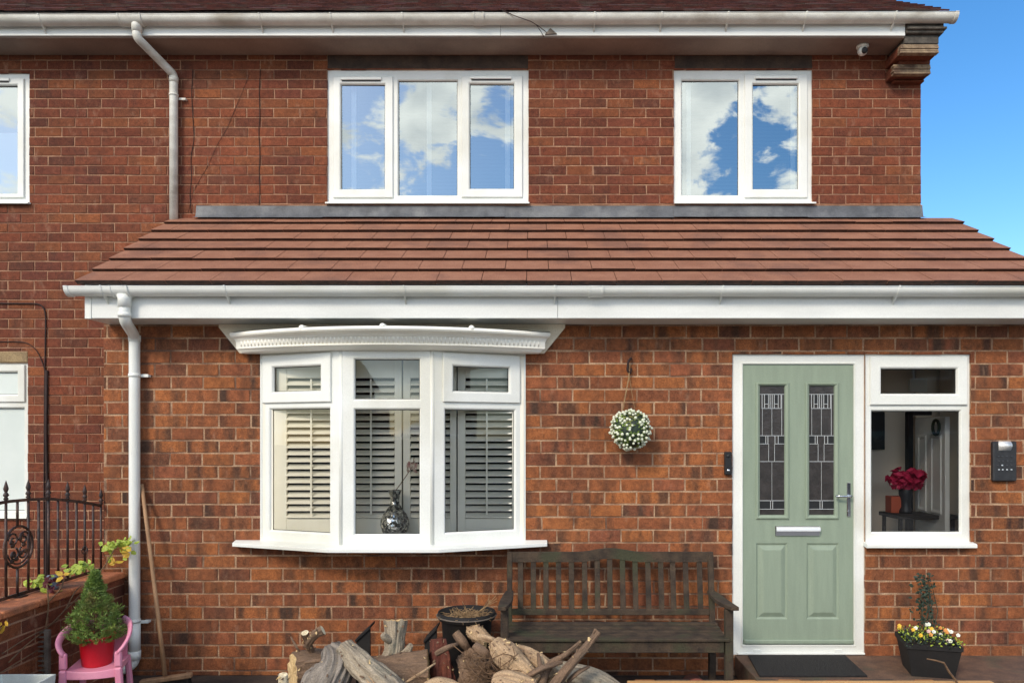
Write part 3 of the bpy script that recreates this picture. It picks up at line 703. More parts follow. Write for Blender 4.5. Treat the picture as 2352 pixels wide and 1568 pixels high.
# ---- downpipes ----
def smooth_path(pts, n=6, r=.05):
    out_ = [Vector(pts[0])]
    for i in range(1, len(pts) - 1):
        p = Vector(pts[i]); a = (Vector(pts[i - 1]) - p); b = (Vector(pts[i + 1]) - p)
        ra = min(r, a.length * .45); rb = min(r, b.length * .45); A = p + a.normalized() * ra; B = p + b.normalized() * rb
        for k in range(n + 1):
            t = k / n; out_.append(A * (1 - t) ** 2 + p * 2 * t * (1 - t) + B * t * t)
    out_.append(Vector(pts[-1])); return out_
mb = MB(); yp = D1 - .055; px = X(309, yp)
ox = X(286, GE)
mb.tube(smooth_path([(ox, GE, zr - .05), (ox, GE, Z(735, GE)), (px, yp, Z(772, yp)), (px, yp, .1), (px - .12, yp - .04, .045)], 8, .05), .036, 20)
dp = mb.build('downpipe', 'upvc', house)
mb = MB(); mb.tube([(ox, GE, zr - .045), (ox, GE, zr - .075), (ox, GE, Z(706, GE))], [.050, .041, .041], 20); mb.build('gutter_outlet', 'upvc', dp); mb = MB(); mb.tube([(ox, GE, Z(728, GE)), (ox, GE, Z(718, GE))], .0405, 20); mb.build('pipe_socket', 'upvc', dp); mb = MB()
mb.tube([(px, yp, Z(770, yp)), (px, yp, Z(784, yp))], .0405, 20); mb.build('pipe_socket', 'upvc', dp); mb = MB(); mb.tube([(px, yp, Z(1430, yp)), (px, yp, Z(1500, yp))], .0385, 20); mb.build('pipe_socket', 'upvc', dp); mb = MB(); mb.tube([(px, yp, .19), (px, yp, .13)], .041, 20); mb.build('pipe_socket', 'upvc', dp)
for vy, tilt in ((862, 0), (1425, -.012)):
    mb = MB(); z = Z(vy, yp); mb.tube([(px, yp, z - .011), (px, yp, z + .011)], .0405, 20); mb.cbox(px + .03, px + .085, yp + .02, yp + .027, z - .011 + tilt, z + .011 + tilt, .002)
    mb.box(px + .05, px + .085, yp + .026, D1 + .002, z - .008 + tilt, z + .008 + tilt)
    mb.build('pipe_bracket', 'upvc', dp)
mb = MB(); yq = D2 - .05; qx = X(399, yq); gx0 = X(314, GU)
zc = Z(52, GU)
mb.tube(smooth_path([(gx0, GU, zc), (gx0, GU, Z(86, GU)), (qx, yq, Z(172, yq)), (qx, yq, Z(516, yq) + .0)], 6, .03), .0335, 20)
dp2 = mb.build('downpipe', 'upvc_worn', house); dp2['label'] = 'stained upper downpipe with a swan neck'
mb = MB(); mb.tube([(gx0, GU, zc + .02), (gx0, GU, Z(74, GU))], [.042, .038], 20); mb.build('gutter_outlet', 'upvc_worn', dp2); mb = MB(); mb.tube([(qx, yq, Z(178, yq)), (qx, yq, Z(190, yq))], .037, 20); mb.build('pipe_socket', 'upvc_worn', dp2)
mb = MB(); z = Z(219, yq); mb.tube([(qx, yq, z - .008), (qx, yq, z + .008)], .0375, 20); mb.cbox(qx + .03, qx + .09, yq + .02, yq + .026, z - .03, z - .012, .002); mb.box(qx + .055, qx + .09, yq + .025, D2 + .002, z - .028, z - .014); mb.build('pipe_bracket', 'upvc_worn', dp2)

# ---- bay window ----
bc, hh_, aa, pp = -.995, .307, .618, .233
ZB0, ZB1 = Z(1240, D1), Z(810, D1)
outer_l, outer_r = bc - hh_ - aa, bc + hh_ + aa; inner_l, inner_r = bc - hh_, bc + hh_; DI = D1 - pp
def facetT(p0, p1):
    d_ = Vector((p1[0] - p0[0], p1[1] - p0[1], 0)); L_ = d_.length; d_.normalize(); n_ = Vector((-d_.y, d_.x, 0))
    m = Matrix((d_, n_, Vector((0, 0, 1)))).transposed().to_4x4(); m.translation = Vector((p0[0], p0[1], 0)); return m, L_
facets = [((outer_l, D1), (inner_l, DI)), ((inner_l, DI), (inner_r, DI)), ((inner_r, DI), (outer_r, D1))]
def loc(i, vx, vy):
    """picture point on facet i -> local (s, z)"""
    (x0, y0_), (x1, y1_) = facets[i]; u = (vx - VX) / F
    t = (u * y0_ - x0) / ((x1 - x0) - u * (y1_ - y0_)); dd = y0_ + t * (y1_ - y0_); return t * math.hypot(x1 - x0, y1_ - y0_), Z(vy, dd)
def lr(i, a, b, t, bt):
    s0, zb_t = loc(i, a, bt); s1, _ = loc(i, b, bt); mid = (a + b) / 2
    return (s0, s1, loc(i, mid, bt)[1], loc(i, mid, t)[1])
bayparts = [
    ([(620, 756, 938.5, 1220)], [((605.5, 762, 813, 924), (630, 738, 842, 898))]),
    ([(815, 963, 825, 916), (815, 963, 940, 1226)], []),
    ([(1023.5, 1182, 941, 1219)], [((1017, 1193, 813, 924), (1041, 1168, 843, 899))])]
mb = MB(); fr_holes = []
for i, (fx_, sh_) in enumerate(bayparts):
    T, L_ = facetT(*facets[i]); mb.T = T
    hs_ = [lr(i, *f) for f in fx_]; hd = [lr(i, *s_[0]) for s_ in sh_]; hd = [(h[0] + .03, h[1] - .03, h[2] + .03, h[3] - .03) for h in hd]
    e = .0
    frame(mb, (e, L_ - e, ZB0, ZB1), hs_ + hd, 0, .065)
    # lines where coupling posts meet the facet
    fr_holes.append((T, L_, hs_))
mb.T = None
bay = mb.build('bay_window', 'upvc', house, fix=False)
mb = MB()
for (x_, y_) in ((inner_l, DI), (inner_r, DI)): mb.tube([(x_, y_ + .012, ZB0), (x_, y_ + .012, ZB1)], .017, 16)
for sx, x_ in ((-1, outer_l), (1, outer_r)): mb.box(min(x_, x_ + sx * .012), max(x_, x_ + sx * .012), D1 - .004, D1 + .05, ZB0, ZB1)
mb.build('coupling_post', 'upvc', bay)
for i, (fx_, sh_) in enumerate(bayparts):
    T, L_ = facetT(*facets[i])
    for f in fx_: pane(bay, lr(i, *f), .024, 'glass_low', T)
    for s_, p_ in sh_:
        mb = MB(); mb.T = T; r, p = lr(i, *s_), lr(i, *p_); sash(mb, r, p, -.018); mb.build('sash', 'upvc', bay, fix=False); pane(bay, p, .01, 'glass_low', T)
# sill board following the bay
mb = MB()
def off_poly(o, ex, yb): return [(outer_l - ex, yb), (outer_l - ex, D1 - .05 - o * .0), (inner_l - .03, DI - o), (inner_r + .03, DI - o), (outer_r + ex, D1 - .05), (outer_r + ex, yb)]
xa_, xb_ = X(533, D1 - .06), X(1257, D1 - .06)
top = [(xa_, D1 + .05), (xa_, D1 - .06), (inner_l - .06, DI - .11), (inner_r + .06, DI - .11), (xb_, D1 - .06), (xb_, D1 + .05)]
n = len(top); zt_, zf, zu = ZB0 + .002, ZB0 - .012, ZB0 - .036
top_in = [(xa_, D1 + .05), (xa_, D1 - .0), (inner_l, DI + .0), (inner_r, DI + .0), (xb_, D1 - .0), (xb_, D1 + .05)]
vs = [(x, y, zt_) for x, y in top_in] + [(x, y, zf) for x, y in top] + [(x, y, zu) for x, y in top]
mb.add(vs, [(0, 1, 2, 3, 4, 5)] + [(i, (i + 1) % n, (i + 1) % n + n, i + n) for i in range(n)] + [(i + n, (i + 1) % n + n, (i + 1) % n + 2 * n, i + 2 * n) for i in range(n)] + [tuple(range(3 * n - 1, 2 * n - 1, -1))])
mb.build('sill', 'upvc', bay, bevel=.003)
# base of the bay under the sill and head inside
mb = MB(); mb.hprism([(outer_l, D1 + .1), (outer_l, D1 + .01), (inner_l, DI + .03), (inner_r, DI + .03), (outer_r, D1 + .01), (outer_r, D1 + .1)], ZB0 - .035, ZB0 - .004); mb.build('window_board', 'upvc', bay)
mb = MB(); mb.hprism([(outer_l, D1 + .1), (outer_l, D1 + .03), (inner_l, DI + .06), (inner_r, DI + .06), (outer_r, D1 + .03), (outer_r, D1 + .1)], ZB1 - .004, ZB1 + .03); mb.build('bay_head', 'grp', bay)
# canopy
mb = MB()
cxl, cxr = X(503, D1 - .03), X(1298, D1 - .03); bl, br = X(551, D1 - .03), X(1250, D1 - .03)
zk, zl = Z(752, D1 - .03), Z(811, D1 - .03)
mb.prism([(bl, zl), (br, zl), (cxr, zk), (cxr, SOF1 - .002), (cxl, SOF1 - .002), (cxl, zk)], D1 - .035, D1 + .03)
can = mb.build('bay_canopy', 'grp_back', house)
ccx = (cxl + cxr) / 2
def canopy_profile():   # (fraction of outward reach, z, half width)
    zt_ = Z(768, D1 - .05); z_b = Z(812, D1 - .05)
    H = zt_ - z_b
    return [(.0, zt_ + .004, 1.11), (1.0, zt_ + .004, 1.11), (1.02, zt_ - .004, 1.113), (1.03, zt_ - .014, 1.111), (1.01, zt_ - .024, 1.105), (.96, zt_ - .030, 1.095), (.90, zt_ - .036, 1.085), (.86, zt_ - .046, 1.08),
            (.85, zt_ - .052, 1.078), (.83, zt_ - .053, 1.075), (.76, zt_ - .098, 1.075), (.78, zt_ - .101, 1.075), (.78, zt_ - .107, 1.07), (.74, zt_ - .112, 1.06), (.68, z_b + .008, 1.045), (.62, z_b + .001, 1.035), (.0, z_b, 1.03)]
prof = canopy_profile(); mb = MB(); n = 48; vs = []
PR, EB = .33, .07
def cp(fr, z, hw, s_): 
    o = EB * min(fr, 1.1) + PR * fr * (1 - s_ * s_) * 1.0
    return (ccx + s_ * hw, D1 - .03 - o, z)
for i in range(n + 1):
    s_ = -1 + 2 * i / n
    for fr, z, hw in prof: vs.append(cp(fr, z, hw, s_))
m_ = len(prof)
mb.add(vs, [(i * m_ + j, i * m_ + j + 1, (i + 1) * m_ + j + 1, (i + 1) * m_ + j) for i in range(n) for j in range(m_ - 1)] + [tuple(range(m_)), tuple(range((n + 1) * m_ - 1, n * m_ - 1, -1))])
mb.build('cornice', 'grp', can)
mb = MB()
zt_ = prof[0][1]
for i in range(74):
    s_ = -.955 + 1.91 * i / 73
    a = Vector(cp(.826, zt_ - .057, 1.073, s_)); b = Vector(cp(.764, zt_ - .096, 1.073, s_))
    off = Vector((0, .0085, .002)); mb.tube([a + off, b + off], .0115, 12, True, True)
mb.build('fluting', 'grp', can, fix=False)
for vx in (695, 885, 1083):
    mb = MB(); x = X(vx, 4.9); s_ = (x - ccx) / 1.11; yk = D1 - .03 - (EB + PR * (1 - s_ * s_)) - .004
    mb.tube([(x, yk + .012, zt_ - .002), (x, D1 - .03, zt_ + .018)], [.02, .02], 14); mb.ball((x, yk + .012, zt_ - .002), .0205, 14, 10); mb.build('canopy_roll', 'grp', can)
# canopy top (sloping)
mb = MB(); vs = []
for i in range(n + 1):
    s_ = -1 + 2 * i / n; a = cp(1.0, zt_ + .0045, 1.108, s_); vs += [a, (a[0], D1 - .034, zt_ + .018)]
mb.add(vs, [(2 * i, 2 * i + 1, 2 * i + 3, 2 * i + 2) for i in range(n)]); mb.build('canopy_top', 'lead', can, fix=False)

# shutters
ds = D1 + .01
zs0, zs1 = ZB0 + .002, Z(818, ds)
def shutter(v0, v1, s0v, s1v, rod, label=None):
    mb = MB(); a, b = X(v0, ds) + .002, X(v1, ds) - .002; s0, s1 = X(s0v, ds), X(s1v, ds); zt_ = Z(868, ds); z_b = Z(1190, ds)
    mb.cbox(a, s0, ds - .014, ds + .014, zs0, zs1, .002); mb.cbox(s1, b, ds - .014, ds + .014, zs0, zs1, .002)
    mb.cbox(s0, s1, ds - .013, ds + .013, zt_, zs1, .002); mb.cbox(s0, s1, ds - .013, ds + .013, zs0, z_b, .002)
    z = z_b + .022; pit_ = 15.95 * ds / F
    while z < zt_ - .01:
        mb.T = Matrix.Translation((0, ds, z)) @ Matrix.Rotation(R(30), 4, 'X'); mb.cbox(s0, s1, -.030, .030, -.0045, .0045, .003); z += pit_
    mb.T = None; o = mb.build('shutter', 'shutter', house, fix=False)
    if label: o['label'] = label
    mb = MB(); xr_ = X(rod, ds - .04); mb.box(xr_ - .006, xr_ + .006, ds - .036, ds - .028, z_b + .03, zt_ - .01); mb.build('tilt_rod', 'shutter', o)
shutter(630, 781, 660, 764, 714); shutter(782, 924, 798, 907, 851.5); shutter(926, 1049, 943, 1034, 990); shutter(1051, 1192, 1069, 1176, 1118)
mb = MB(); mb.box(outer_l + .01, X(629, ds), ds - .02, ds + .02, zs0, zs1); mb.build('shutter_frame', 'shutter', house); mb = MB(); mb.box(X(1193, ds), outer_r - .0, ds - .02, ds + .02, zs0, zs1); mb.build('shutter_frame', 'shutter', house)

# ---- door, frame and side light ----
df = D1 + .02
mb = MB()
DLx0, DLx1, DLz0, DLz1 = X(1707, df), X(1961, df), Z(1480, df), Z(837, df)
side_p = rV(2003, 2205.5, 943.6, 1221, df); sash_o = rV(1997, 2219.5, 819, 929.7, df); sash_p = rV(2022.5, 2195.5, 847, 903.8, df)
fo_ = (X(1682.5, df), X(2230, df), Z(1244, df), Z(813.5, df))
hid = (sash_o[0] + .03, sash_o[1] - .03, sash_o[2] + .03, sash_o[3] - .03)
# door frame left/top/right posts and side light plate
zbot = PZ + .002
for q in rects_minus((fo_[0], fo_[1], zbot, fo_[3]), [(DLx0 - .016, DLx1 + .016, DLz0 - .014, DLz1 + .016), (side_p[0] - .012, side_p[1] + .012, side_p[2] - .012, side_p[3] + .012), hid, (X(1988, df), 9, -1, fo_[2])]):
    mb.quad((q[0], df, q[2]), (q[1], df, q[2]), (q[1], df, q[3]), (q[0], df, q[3]))
mb.rsweep(DLx0 - .016, DLx1 + .016, DLz0 - .014, DLz1 + .016, [(0, df), (.004, df - .006), (.010, df - .006), (.015, df + .004), (.015, df + .03)])
mb.rsweep(side_p[0] - .012, side_p[1] + .012, side_p[2] - .012, side_p[3] + .012, [(0, df), (.007, df + .004), (.012, df + .014), (.012, df + .03)])
mb.box(fo_[0] - .003, fo_[0], df, df + .06, zbot, fo_[3]); mb.box(fo_[1], fo_[1] + .003, df, df + .06, fo_[2], fo_[3]); mb.box(X(1988, df), X(1988, df) + .004, df, df + .05, zbot, fo_[2])
mb.rsweep(fo_[0] + .003, X(1983, df), zbot, fo_[3] - .003, [(0, df - .0005), (0, df - .003), (.004, df - .003), (.0055, df - .0005)])
mb.cbox(fo_[0] + .03, X(1985, df), df - .02, df + .0, PZ + .003, PZ + .018, .004)
dfr = mb.build('door_frame', 'upvc', house, fix=False)
for vx in (1738, 1925):
    mb = MB(); x = X(vx, df); mb.cbox(x - .026, x + .026, df - .008, df - .001, Z(1493, df) - .012, Z(1493, df) + .010, .003); mb.build('drain_cover', 'upvc', dfr)
mb = MB(); sash(mb, sash_o, sash_p, df - .018); mb.build('sash', 'upvc', dfr, fix=False)
pane(dfr, sash_p, df + .01, 'glass_low'); pane(dfr, side_p, df + .024, 'glass_low')
mb = MB(); a, b = X(1989, df - .05), X(2241, df - .05); z = fo_[2]
prof_ = [(df + .04, z + .006), (df - .003, z + .004), (D1 - .045, z - .006), (D1 - .05, z - .012), (D1 - .05, z - .032), (D1 - .04, z - .034), (D1 - .003, z - .028), (df + .04, z - .028)]
n = len(prof_); mb.add([(a, *p) for p in prof_] + [(b, *p) for p in prof_], [tuple(range(n)), tuple(range(2 * n - 1, n - 1, -1))] + [(i, (i + 1) % n, (i + 1) % n + n, i + n) for i in range(n)]); mb.build('sill', 'upvc', dfr)
# door leaf
yd = df + .008
G1, G2 = rV(1746, 1802, 886, 1181.7, yd), rV(1859.6, 1916, 886, 1181.7, yd)
m1, m2 = .034, .034
LP = [rV(1737, 1809, 1247, 1421, yd), rV(1853, 1927, 1247, 1421, yd)]
mb = MB(); o4 = [(g_[0] - m1, g_[1] + m1, g_[2] - m1, g_[3] + .022) for g_ in (G1, G2)]
for q in rects_minus((DLx0, DLx1, DLz0, DLz1), o4 + LP): mb.quad((q[0], yd, q[2]), (q[1], yd, q[2]), (q[1], yd, q[3]), (q[0], yd, q[3]))
for g_, r in zip((G1, G2), o4):
    A = [[(r[0], yd, r[2]), (r[1], yd, r[2]), (r[1], yd, r[3]), (r[0], yd, r[3])]]
    for t, yy in ((.18, yd - .010), (.42, yd - .013), (.62, yd - .007), (.85, yd - .003), (1, yd + .010)):
        A.append([(r[0] + (g_[0] - r[0]) * t, yy, r[2] + (g_[2] - r[2]) * t), (r[1] + (g_[1] - r[1]) * t, yy, r[2] + (g_[2] - r[2]) * t), (r[1] + (g_[1] - r[1]) * t, yy, r[3] + (g_[3] - r[3]) * t), (r[0] + (g_[0] - r[0]) * t, yy, r[3] + (g_[3] - r[3]) * t)])
    vs = [p for l_ in A for p in l_]; mb.add(vs, [(a * 4 + k, a * 4 + (k + 1) % 4, a * 4 + 4 + (k + 1) % 4, a * 4 + 4 + k) for a in range(len(A) - 1) for k in range(4)])
for r in LP:
    pr = [(0, yd), (.006, yd + .006), (.014, yd + .009), (.022, yd + .006), (.045, yd - .004), (.05, yd - .005)]
    mb.rsweep(*r, pr); i = .05; mb.quad((r[0] + i, yd - .005, r[2] + i), (r[1] - i, yd - .005, r[2] + i), (r[1] - i, yd - .005, r[3] - i), (r[0] + i, yd - .005, r[3] - i))
mb.box(DLx0, DLx1, yd + .012, yd + .05, DLz0, DLz0 + .02)
# drip bar
mb.cbox(DLx0 + .004, DLx1 - .004, yd - .022, yd + .0, Z(1477, yd), Z(1467, yd), .007)
door = mb.build('front_door', 'door', house, fix=False)
for g_ in (G1, G2):
    mb = MB(); mb.quad((g_[0], yd + .009, g_[2]), (g_[1], yd + .009, g_[2]), (g_[1], yd + .009, g_[3]), (g_[0], yd + .009, g_[3])); mb.build('glass_panel', M.setdefault('glass_door', mat('obscure_glass', (64, 60, 59), (50, 47, 46), .2, 14, 3, .35, 45)), door, fix=False)
    mb = MB(); W_ = g_[1] - g_[0]
    def gx_(p): return g_[0] + (p - 410) / 173 * W_
    def gz_(p): return g_[3] - (p - 338) / 912 * (g_[3] - g_[2])
    def bar(x0, y0_, x1, y1_, w_=.0028):
        xa, xb = sorted((gx_(x0), gx_(x1))); zb_, zt__ = sorted((gz_(y0_), gz_(y1_)))
        if xb - xa < .001: xa -= w_ / 2; xb += w_ / 2
        if zt__ - zb_ < .001: zb_ -= w_ / 2; zt__ += w_ / 2
        mb.box(xa, xb, yd + .0045, yd + .008, zb_, zt__)
    for y in (397, 690, 873, 1150, 1210): bar(410, y, 583, y)
    bar(425, 497, 560, 497)
    for x in (425, 443, 470, 482, 497, 512, 540, 560): bar(x, 397, x, 497)
    bar(443, 465, 470, 465); bar(512, 465, 540, 465); bar(427, 497, 427, 690, .0015); bar(565, 397, 565, 690, .0022); bar(495, 497, 495, 690, .0015)
    for x in (451, 467, 517, 540): bar(x, 690, x, 748)
    bar(410, 748, 470, 748); bar(515, 748, 583, 748); bar(472, 748, 472, 873, .0018); bar(514, 748, 514, 873, .0018); bar(485, 1150, 485, 1210); bar(501, 1150, 501, 1210)
    bar(495, 873, 495, 1150, .0012)
    mb.build('leading', 'silver', door, fix=False)
    mb = MB()
    for x0_, x1_, y0__, y1__ in ((443, 470, 397, 465), (512, 540, 397, 465), (410, 451, 690, 748), (540, 583, 690, 748), (410, 485, 1150, 1210), (501, 583, 1150, 1210)): mb = MB(); mb.box(gx_(x0_), gx_(x1_), yd + .006, yd + .0075, gz_(y1__), gz_(y0__)); mb.build('dark_glass', 'gasket', door)
lb = rV(1782, 1885, 1207.6, 1231, yd - .02)
mb = MB(); mb.cbox(lb[0], lb[1], yd - .012, yd + .002, lb[2], lb[3], .004)
lbo = mb.build('letterbox', 'chrome', door)
mb = MB(); zm_, zt3 = (lb[2] + lb[3]) / 2 + .001, lb[3] - .003
n = 8; pf = [(yd - .0125 - .020 * math.sin(math.pi / 2 * k / n), zt3 - (zt3 - zm_) * (1 - math.cos(math.pi / 2 * k / n))) for k in range(n + 1)] + [(yd - .0125, zm_)]
vs = [(lb[0] + .004, *p) for p in pf] + [(lb[1] - .004, *p) for p in pf]; q_n = len(pf)
mb.add(vs, [(k, k + 1, k + 1 + q_n, k + q_n) for k in range(q_n - 1)] + [tuple(range(q_n)), tuple(range(q_n, 2 * q_n))])
mb.build('letterbox_flap', M.setdefault('satin', mat('satin_silver', (230, 230, 228), None, .38, metal=.5)), door)
hx0, hx1 = X(1946, yd - .01), X(1954.8, yd - .01); hz0, hz1 = Z(1186, yd), Z(1107.5, yd)
mb = MB(); mb.cbox(hx0, hx1, yd - .009, yd + .002, hz0, hz1, .004); zc_ = Z(1138, yd)
xm = (hx0 + hx1) / 2; mb.tube([(xm, yd, zc_), (xm, yd - .045, zc_)], .009, 14); mb.tube(smooth_path([(xm, yd - .045, zc_), (xm - .05, yd - .05, zc_ - .001), (xm - .108, yd - .044, zc_)], 5, .02), .008, 14)
zk_ = Z(1174, yd); mb.tube([(xm, yd - .002, zk_), (xm, yd - .016, zk_)], .009, 14)
mb.build('door_handle', 'chrome', door)

# ---- hall behind the side light ----
hA, hB = Vector((3.075, 5.97, 0)), Vector((3.045, 5.48, 0)); hang = math.atan2((hB - hA).y, (hB - hA).x)
TH = Matrix.Translation(hA) @ Matrix.Rotation(hang, 4, 'Z'); LH = (hB - hA).length
mb = MB(); mb.T = TH; mb.cbox(0, LH, 0, .035, .14, 1.834, .003)
for a, b in ((.05, .2), (.27, LH - .05)):
    for z0_, z1_ in ((.3, .95), (1.1, 1.7)): mb.rsweep(a, b, z0_, z1_, [(0, 0), (.008, -.008), (.02, -.008), (.03, -.001)])
idoor = mb.build('reflection_door', 'refl_door', house, fix=False)  # leaf, frame and fan light modelled where a door shows only as a reflection
mb = MB(); mb.box(3.04, 3.075, 6.0, 6.06, .13, 1.9); mb.box(3.04, HX1 - .002, 6.0, 6.06, 1.86, 1.90); mb.build('reflection_door_frame', 'black_pl', house)
mb = MB(); mb.box(3.06, 3.20, 6.02, 6.05, 2.05, 2.16); mb.build('reflection_fan_light', 'refl_door', house)
wr = thing('oval_wreath', (3.04, 5.55, 1.65), 'small green oval wreath on the white door leaf added for a reflection in the side window', 'wreath')
mb = MB(); yw_ = 5.575; cw = Vector((3.035, yw_, EYE + (1004 - 981) * yw_ / F)); 
def wp(a, rr=1): return cw + Vector((-.006, .045 * math.cos(a) * rr, .055 * math.sin(a) * rr))
mb.tube([wp(2 * math.pi * k / 20) for k in range(21)], .011, 8, False)
for k in range(120):
    c = wp(random.uniform(0, 6.28)); v = Vector((random.gauss(0, 1), random.gauss(0, 1), random.gauss(0, 1))).normalized() * .016
    u = v.cross(Vector((1, 0, 0))).normalized() * .004; mb.quad(c - u, c + v, c + u, c + v * .3)
mb.build('leaves', 'darkleaf', wr, fix=False)
mb = MB(); pc = rV(2004, 2022, 952, 1030, D1 + .6); mb.cbox(X(1985, HY), X(2029, HY), HY - .03, HY - .002, Z(1032, HY), Z(946, HY), .004)
mr = mb.build('hall_mirror', 'black_pl'); tag(mr, 'dark framed mirror on the hall wall behind the side window', 'mirror')
mb = MB(); tx0, tx1 = X(2040, D1 + .5), X(2175, D1 + .5); tzt = Z(1178, D1 + .5)
tb_ = thing('hall_table', ((tx0 + tx1) / 2, D1 + .5, .13), 'dark draped hall table behind the side window', 'table')
mb = MB(); mb.cbox(tx0, tx1, D1 + .34, D1 + .66, tzt - .03, tzt, .004); mb.build('table_top', 'darkroom', tb_)
mb = MB()
for x in (tx0 + .03, tx1 - .03):
    for y in (D1 + .37, D1 + .63): mb.tube([(x, y, .13), (x, y, tzt - .03)], .016, 8)
mb.build('table_legs', 'darkroom', tb_)
# vase of roses
vx_, vy_ = X(2080, D1 + .5), D1 + .5
rv = thing('rose_vase', (vx_, vy_, tzt), 'dark ribbed vase of crimson roses inside the side window', 'vase')
mb = MB(); mb.lathe([(0, 0), (.052, 0), (.05, .02), (.034, .05), (.036, .1), (.05, .15), (.048, .19), (.04, .20), (.0, .195)], (vx_, vy_, tzt + .001), 20); mb.build('vase_body', 'black_pl', rv)
mb = MB()
rnd = random.Random(5)
for cx_, cz_, r_ in ((-.085, .265, .07), (-.02, .285, .075), (.05, .30, .075), (.10, .27, .07), (.0, .24, .06), (-.06, .23, .05), (.06, .245, .06)):
    c = Vector((vx_ + cx_, vy_ - .02 + rnd.uniform(-.03, .03), tzt + cz_))
    for k in range(26):
        v = Vector((rnd.gauss(0, 1), rnd.gauss(0, 1), rnd.gauss(0, .8))).normalized(); t1_ = v.cross(Vector((.3, .2, 1))).normalized(); t2_ = v.cross(t1_)
        q_ = c + v * r_ * rnd.uniform(.35, .95); w_ = r_ * .55
        mb.add([q_ - t1_ * w_, q_ - t2_ * w_ * .6 + v * .008, q_ + t1_ * w_, q_ + t2_ * w_ + v * .014, q_ + v * -.01], [(0, 1, 4), (1, 2, 4), (2, 3, 4), (3, 0, 4)])
mb.build('roses', 'rose', rv, fix=False)
mb = MB(); mb.cbox(X(2040, D1 + .55), X(2072, D1 + .55), D1 + .5, D1 + .6, tzt + .001, tzt + .13, .003)
ob = mb.build('orange_box', 'orange'); tag(ob, 'small orange box beside the rose vase inside the side window', 'box')

# mosaic vase on the bay's window board
vxc, vyc = X(907, DI + .115), DI + .115; vz = ZB0 - .004
mv = thing('mosaic_vase', (vxc, vyc, vz), 'dark mirrored mosaic vase with a narrow neck on the bay window board', 'vase')
mb = MB(); k_ = (DI + .115) / F
def vh(y): return (1238 - y) * k_
mb.lathe([(0, 0), (.045, 0), (.062, vh(1222)), (.088, vh(1210)), (.100, vh(1196)), (.097, vh(1184)), (.078, vh(1170)), (.050, vh(1158)), (.032, vh(1148)), (.030, vh(1138)), (.034, vh(1128)), (.044, vh(1119)), (.047, vh(1116)), (.043, vh(1117)), (.028, vh(1130))], (vxc, vyc, vz), 40)
s = NT('mirror_mosaic')
vo = s.n('ShaderNodeTexVoronoi', distance='CHEBYCHEV'); vo.inputs['Scale'].default_value = 62
tcc = s.n('ShaderNodeTexCoord'); s.l(tcc.outputs['Object'], vo.inputs['Vector'])
spc = s.n('ShaderNodeSeparateColor'); s.l(vo.outputs['Color'], spc.inputs[0])
s.l(s.mix(s.rng(spc.outputs[0], .3, .95), (.06, .065, .06, 1), (.75, .75, .7, 1)), s.b.inputs['Base Color']); s.b.inputs['Metallic'].default_value = .8; s.b.inputs['Roughness'].default_value = .15
vm = s.n('ShaderNodeVectorMath', operation='SCALE'); s.l(vo.outputs['Color'], vm.inputs[0]); vm.inputs[3].default_value = .45
nrm = s.n('ShaderNodeNewGeometry'); va = s.n('ShaderNodeVectorMath', operation='ADD'); s.l(nrm.outputs['Normal'], va.inputs[0]); s.l(vm.outputs[0], va.inputs[1])
vs_ = s.n('ShaderNodeVectorMath', operation='SUBTRACT'); s.l(va.outputs[0], vs_.inputs[0]); vs_.inputs[1].default_value = (.22, .22, .22)
vn = s.n('ShaderNodeVectorMath', operation='NORMALIZE'); s.l(vs_.outputs[0], vn.inputs[0]); s.l(vn.outputs[0], s.b.inputs['Normal'])
mb.build('vase_body', s.m, mv)
mb = MB(); b0 = Vector((vxc, vyc, vz + vh(1120))); tipv = P(951, 1050, DI + .10)
mb.tube([b0, b0.lerp(tipv, .45) + Vector((.01, 0, -.01)), P(948, 1070, DI + .1), tipv], .0028, 6); mb.build('flower_stem', 'stem', mv)
mb = MB()
for k in range(22):
    c = P(random.uniform(936, 956), random.uniform(1062, 1086), DI + .1); v = Vector((random.gauss(0, 1), random.gauss(0, .6), random.gauss(0, 1))).normalized() * .024; u = v.cross(Vector((0, 1, 0))) * .5; mb.quad(c - v, c + u, c + v, c - u)
mb.build('flower', M.setdefault('fadedpink', mat('faded_pink', (150, 96, 92), (196, 186, 168), .7, 60)), mv, fix=False)

# ---- cables on the house ----
def cable(name, pts, r, d_, label=None, mm='cable'):
    mb = MB(); mb.tube(smooth_path([P(x, y, d_) for x, y in pts], 4, .05), r, 8); o = mb.build(name, mm, house)
    if label: o['label'] = label
cable('cable', [(-60, 696), (40, 697), (88, 697), (101, 706), (105, 725), (104, 790), (103, 850), (102, 1000), (101, 1180), (103, 1500)], .0055, D2 - .008, 'dark cable curving down the left wall')
cable('cable', [(-60, 786), (30, 784), (62, 786), (84, 803), (97, 830), (103, 850)], .0035, D2 - .006)
cable('cable', [(107, 850), (106, 990), (108, 1100), (106, 1300), (107, 1500)], .011, D2 - .012)
cable('cable', [(598, 160), (595, 210), (597, 262), (594, 305), (597, 352), (595, 400), (597, 440), (595, 472)], .003, D2 - .005)
cable('cable', [(573, 170), (548, 232), (520, 298), (500, 330), (476, 384), (466, 400), (444, 440), (432, 488)], .0013, D2 - .004)
cable('cable', [(443, 160), (440, 215), (443, 272), (446, 320), (438, 360), (440, 410), (436, 450), (439, 490)], .0028, D2 - .004)
lw = thing('loose_wire', tuple(P(1258, 72, FU - .05)), 'thin dark wire hanging over the upper gutter with a grey clip', 'wire')
mb = MB(); yw = GU - .064
p_ = [P(1150, 22, yw), P(1180, 36, yw), P(1220, 50, yw - .004), P(1236, 60, yw - .006), P(1252, 72, FU - .03), P(1258, 78, FU - .024)]
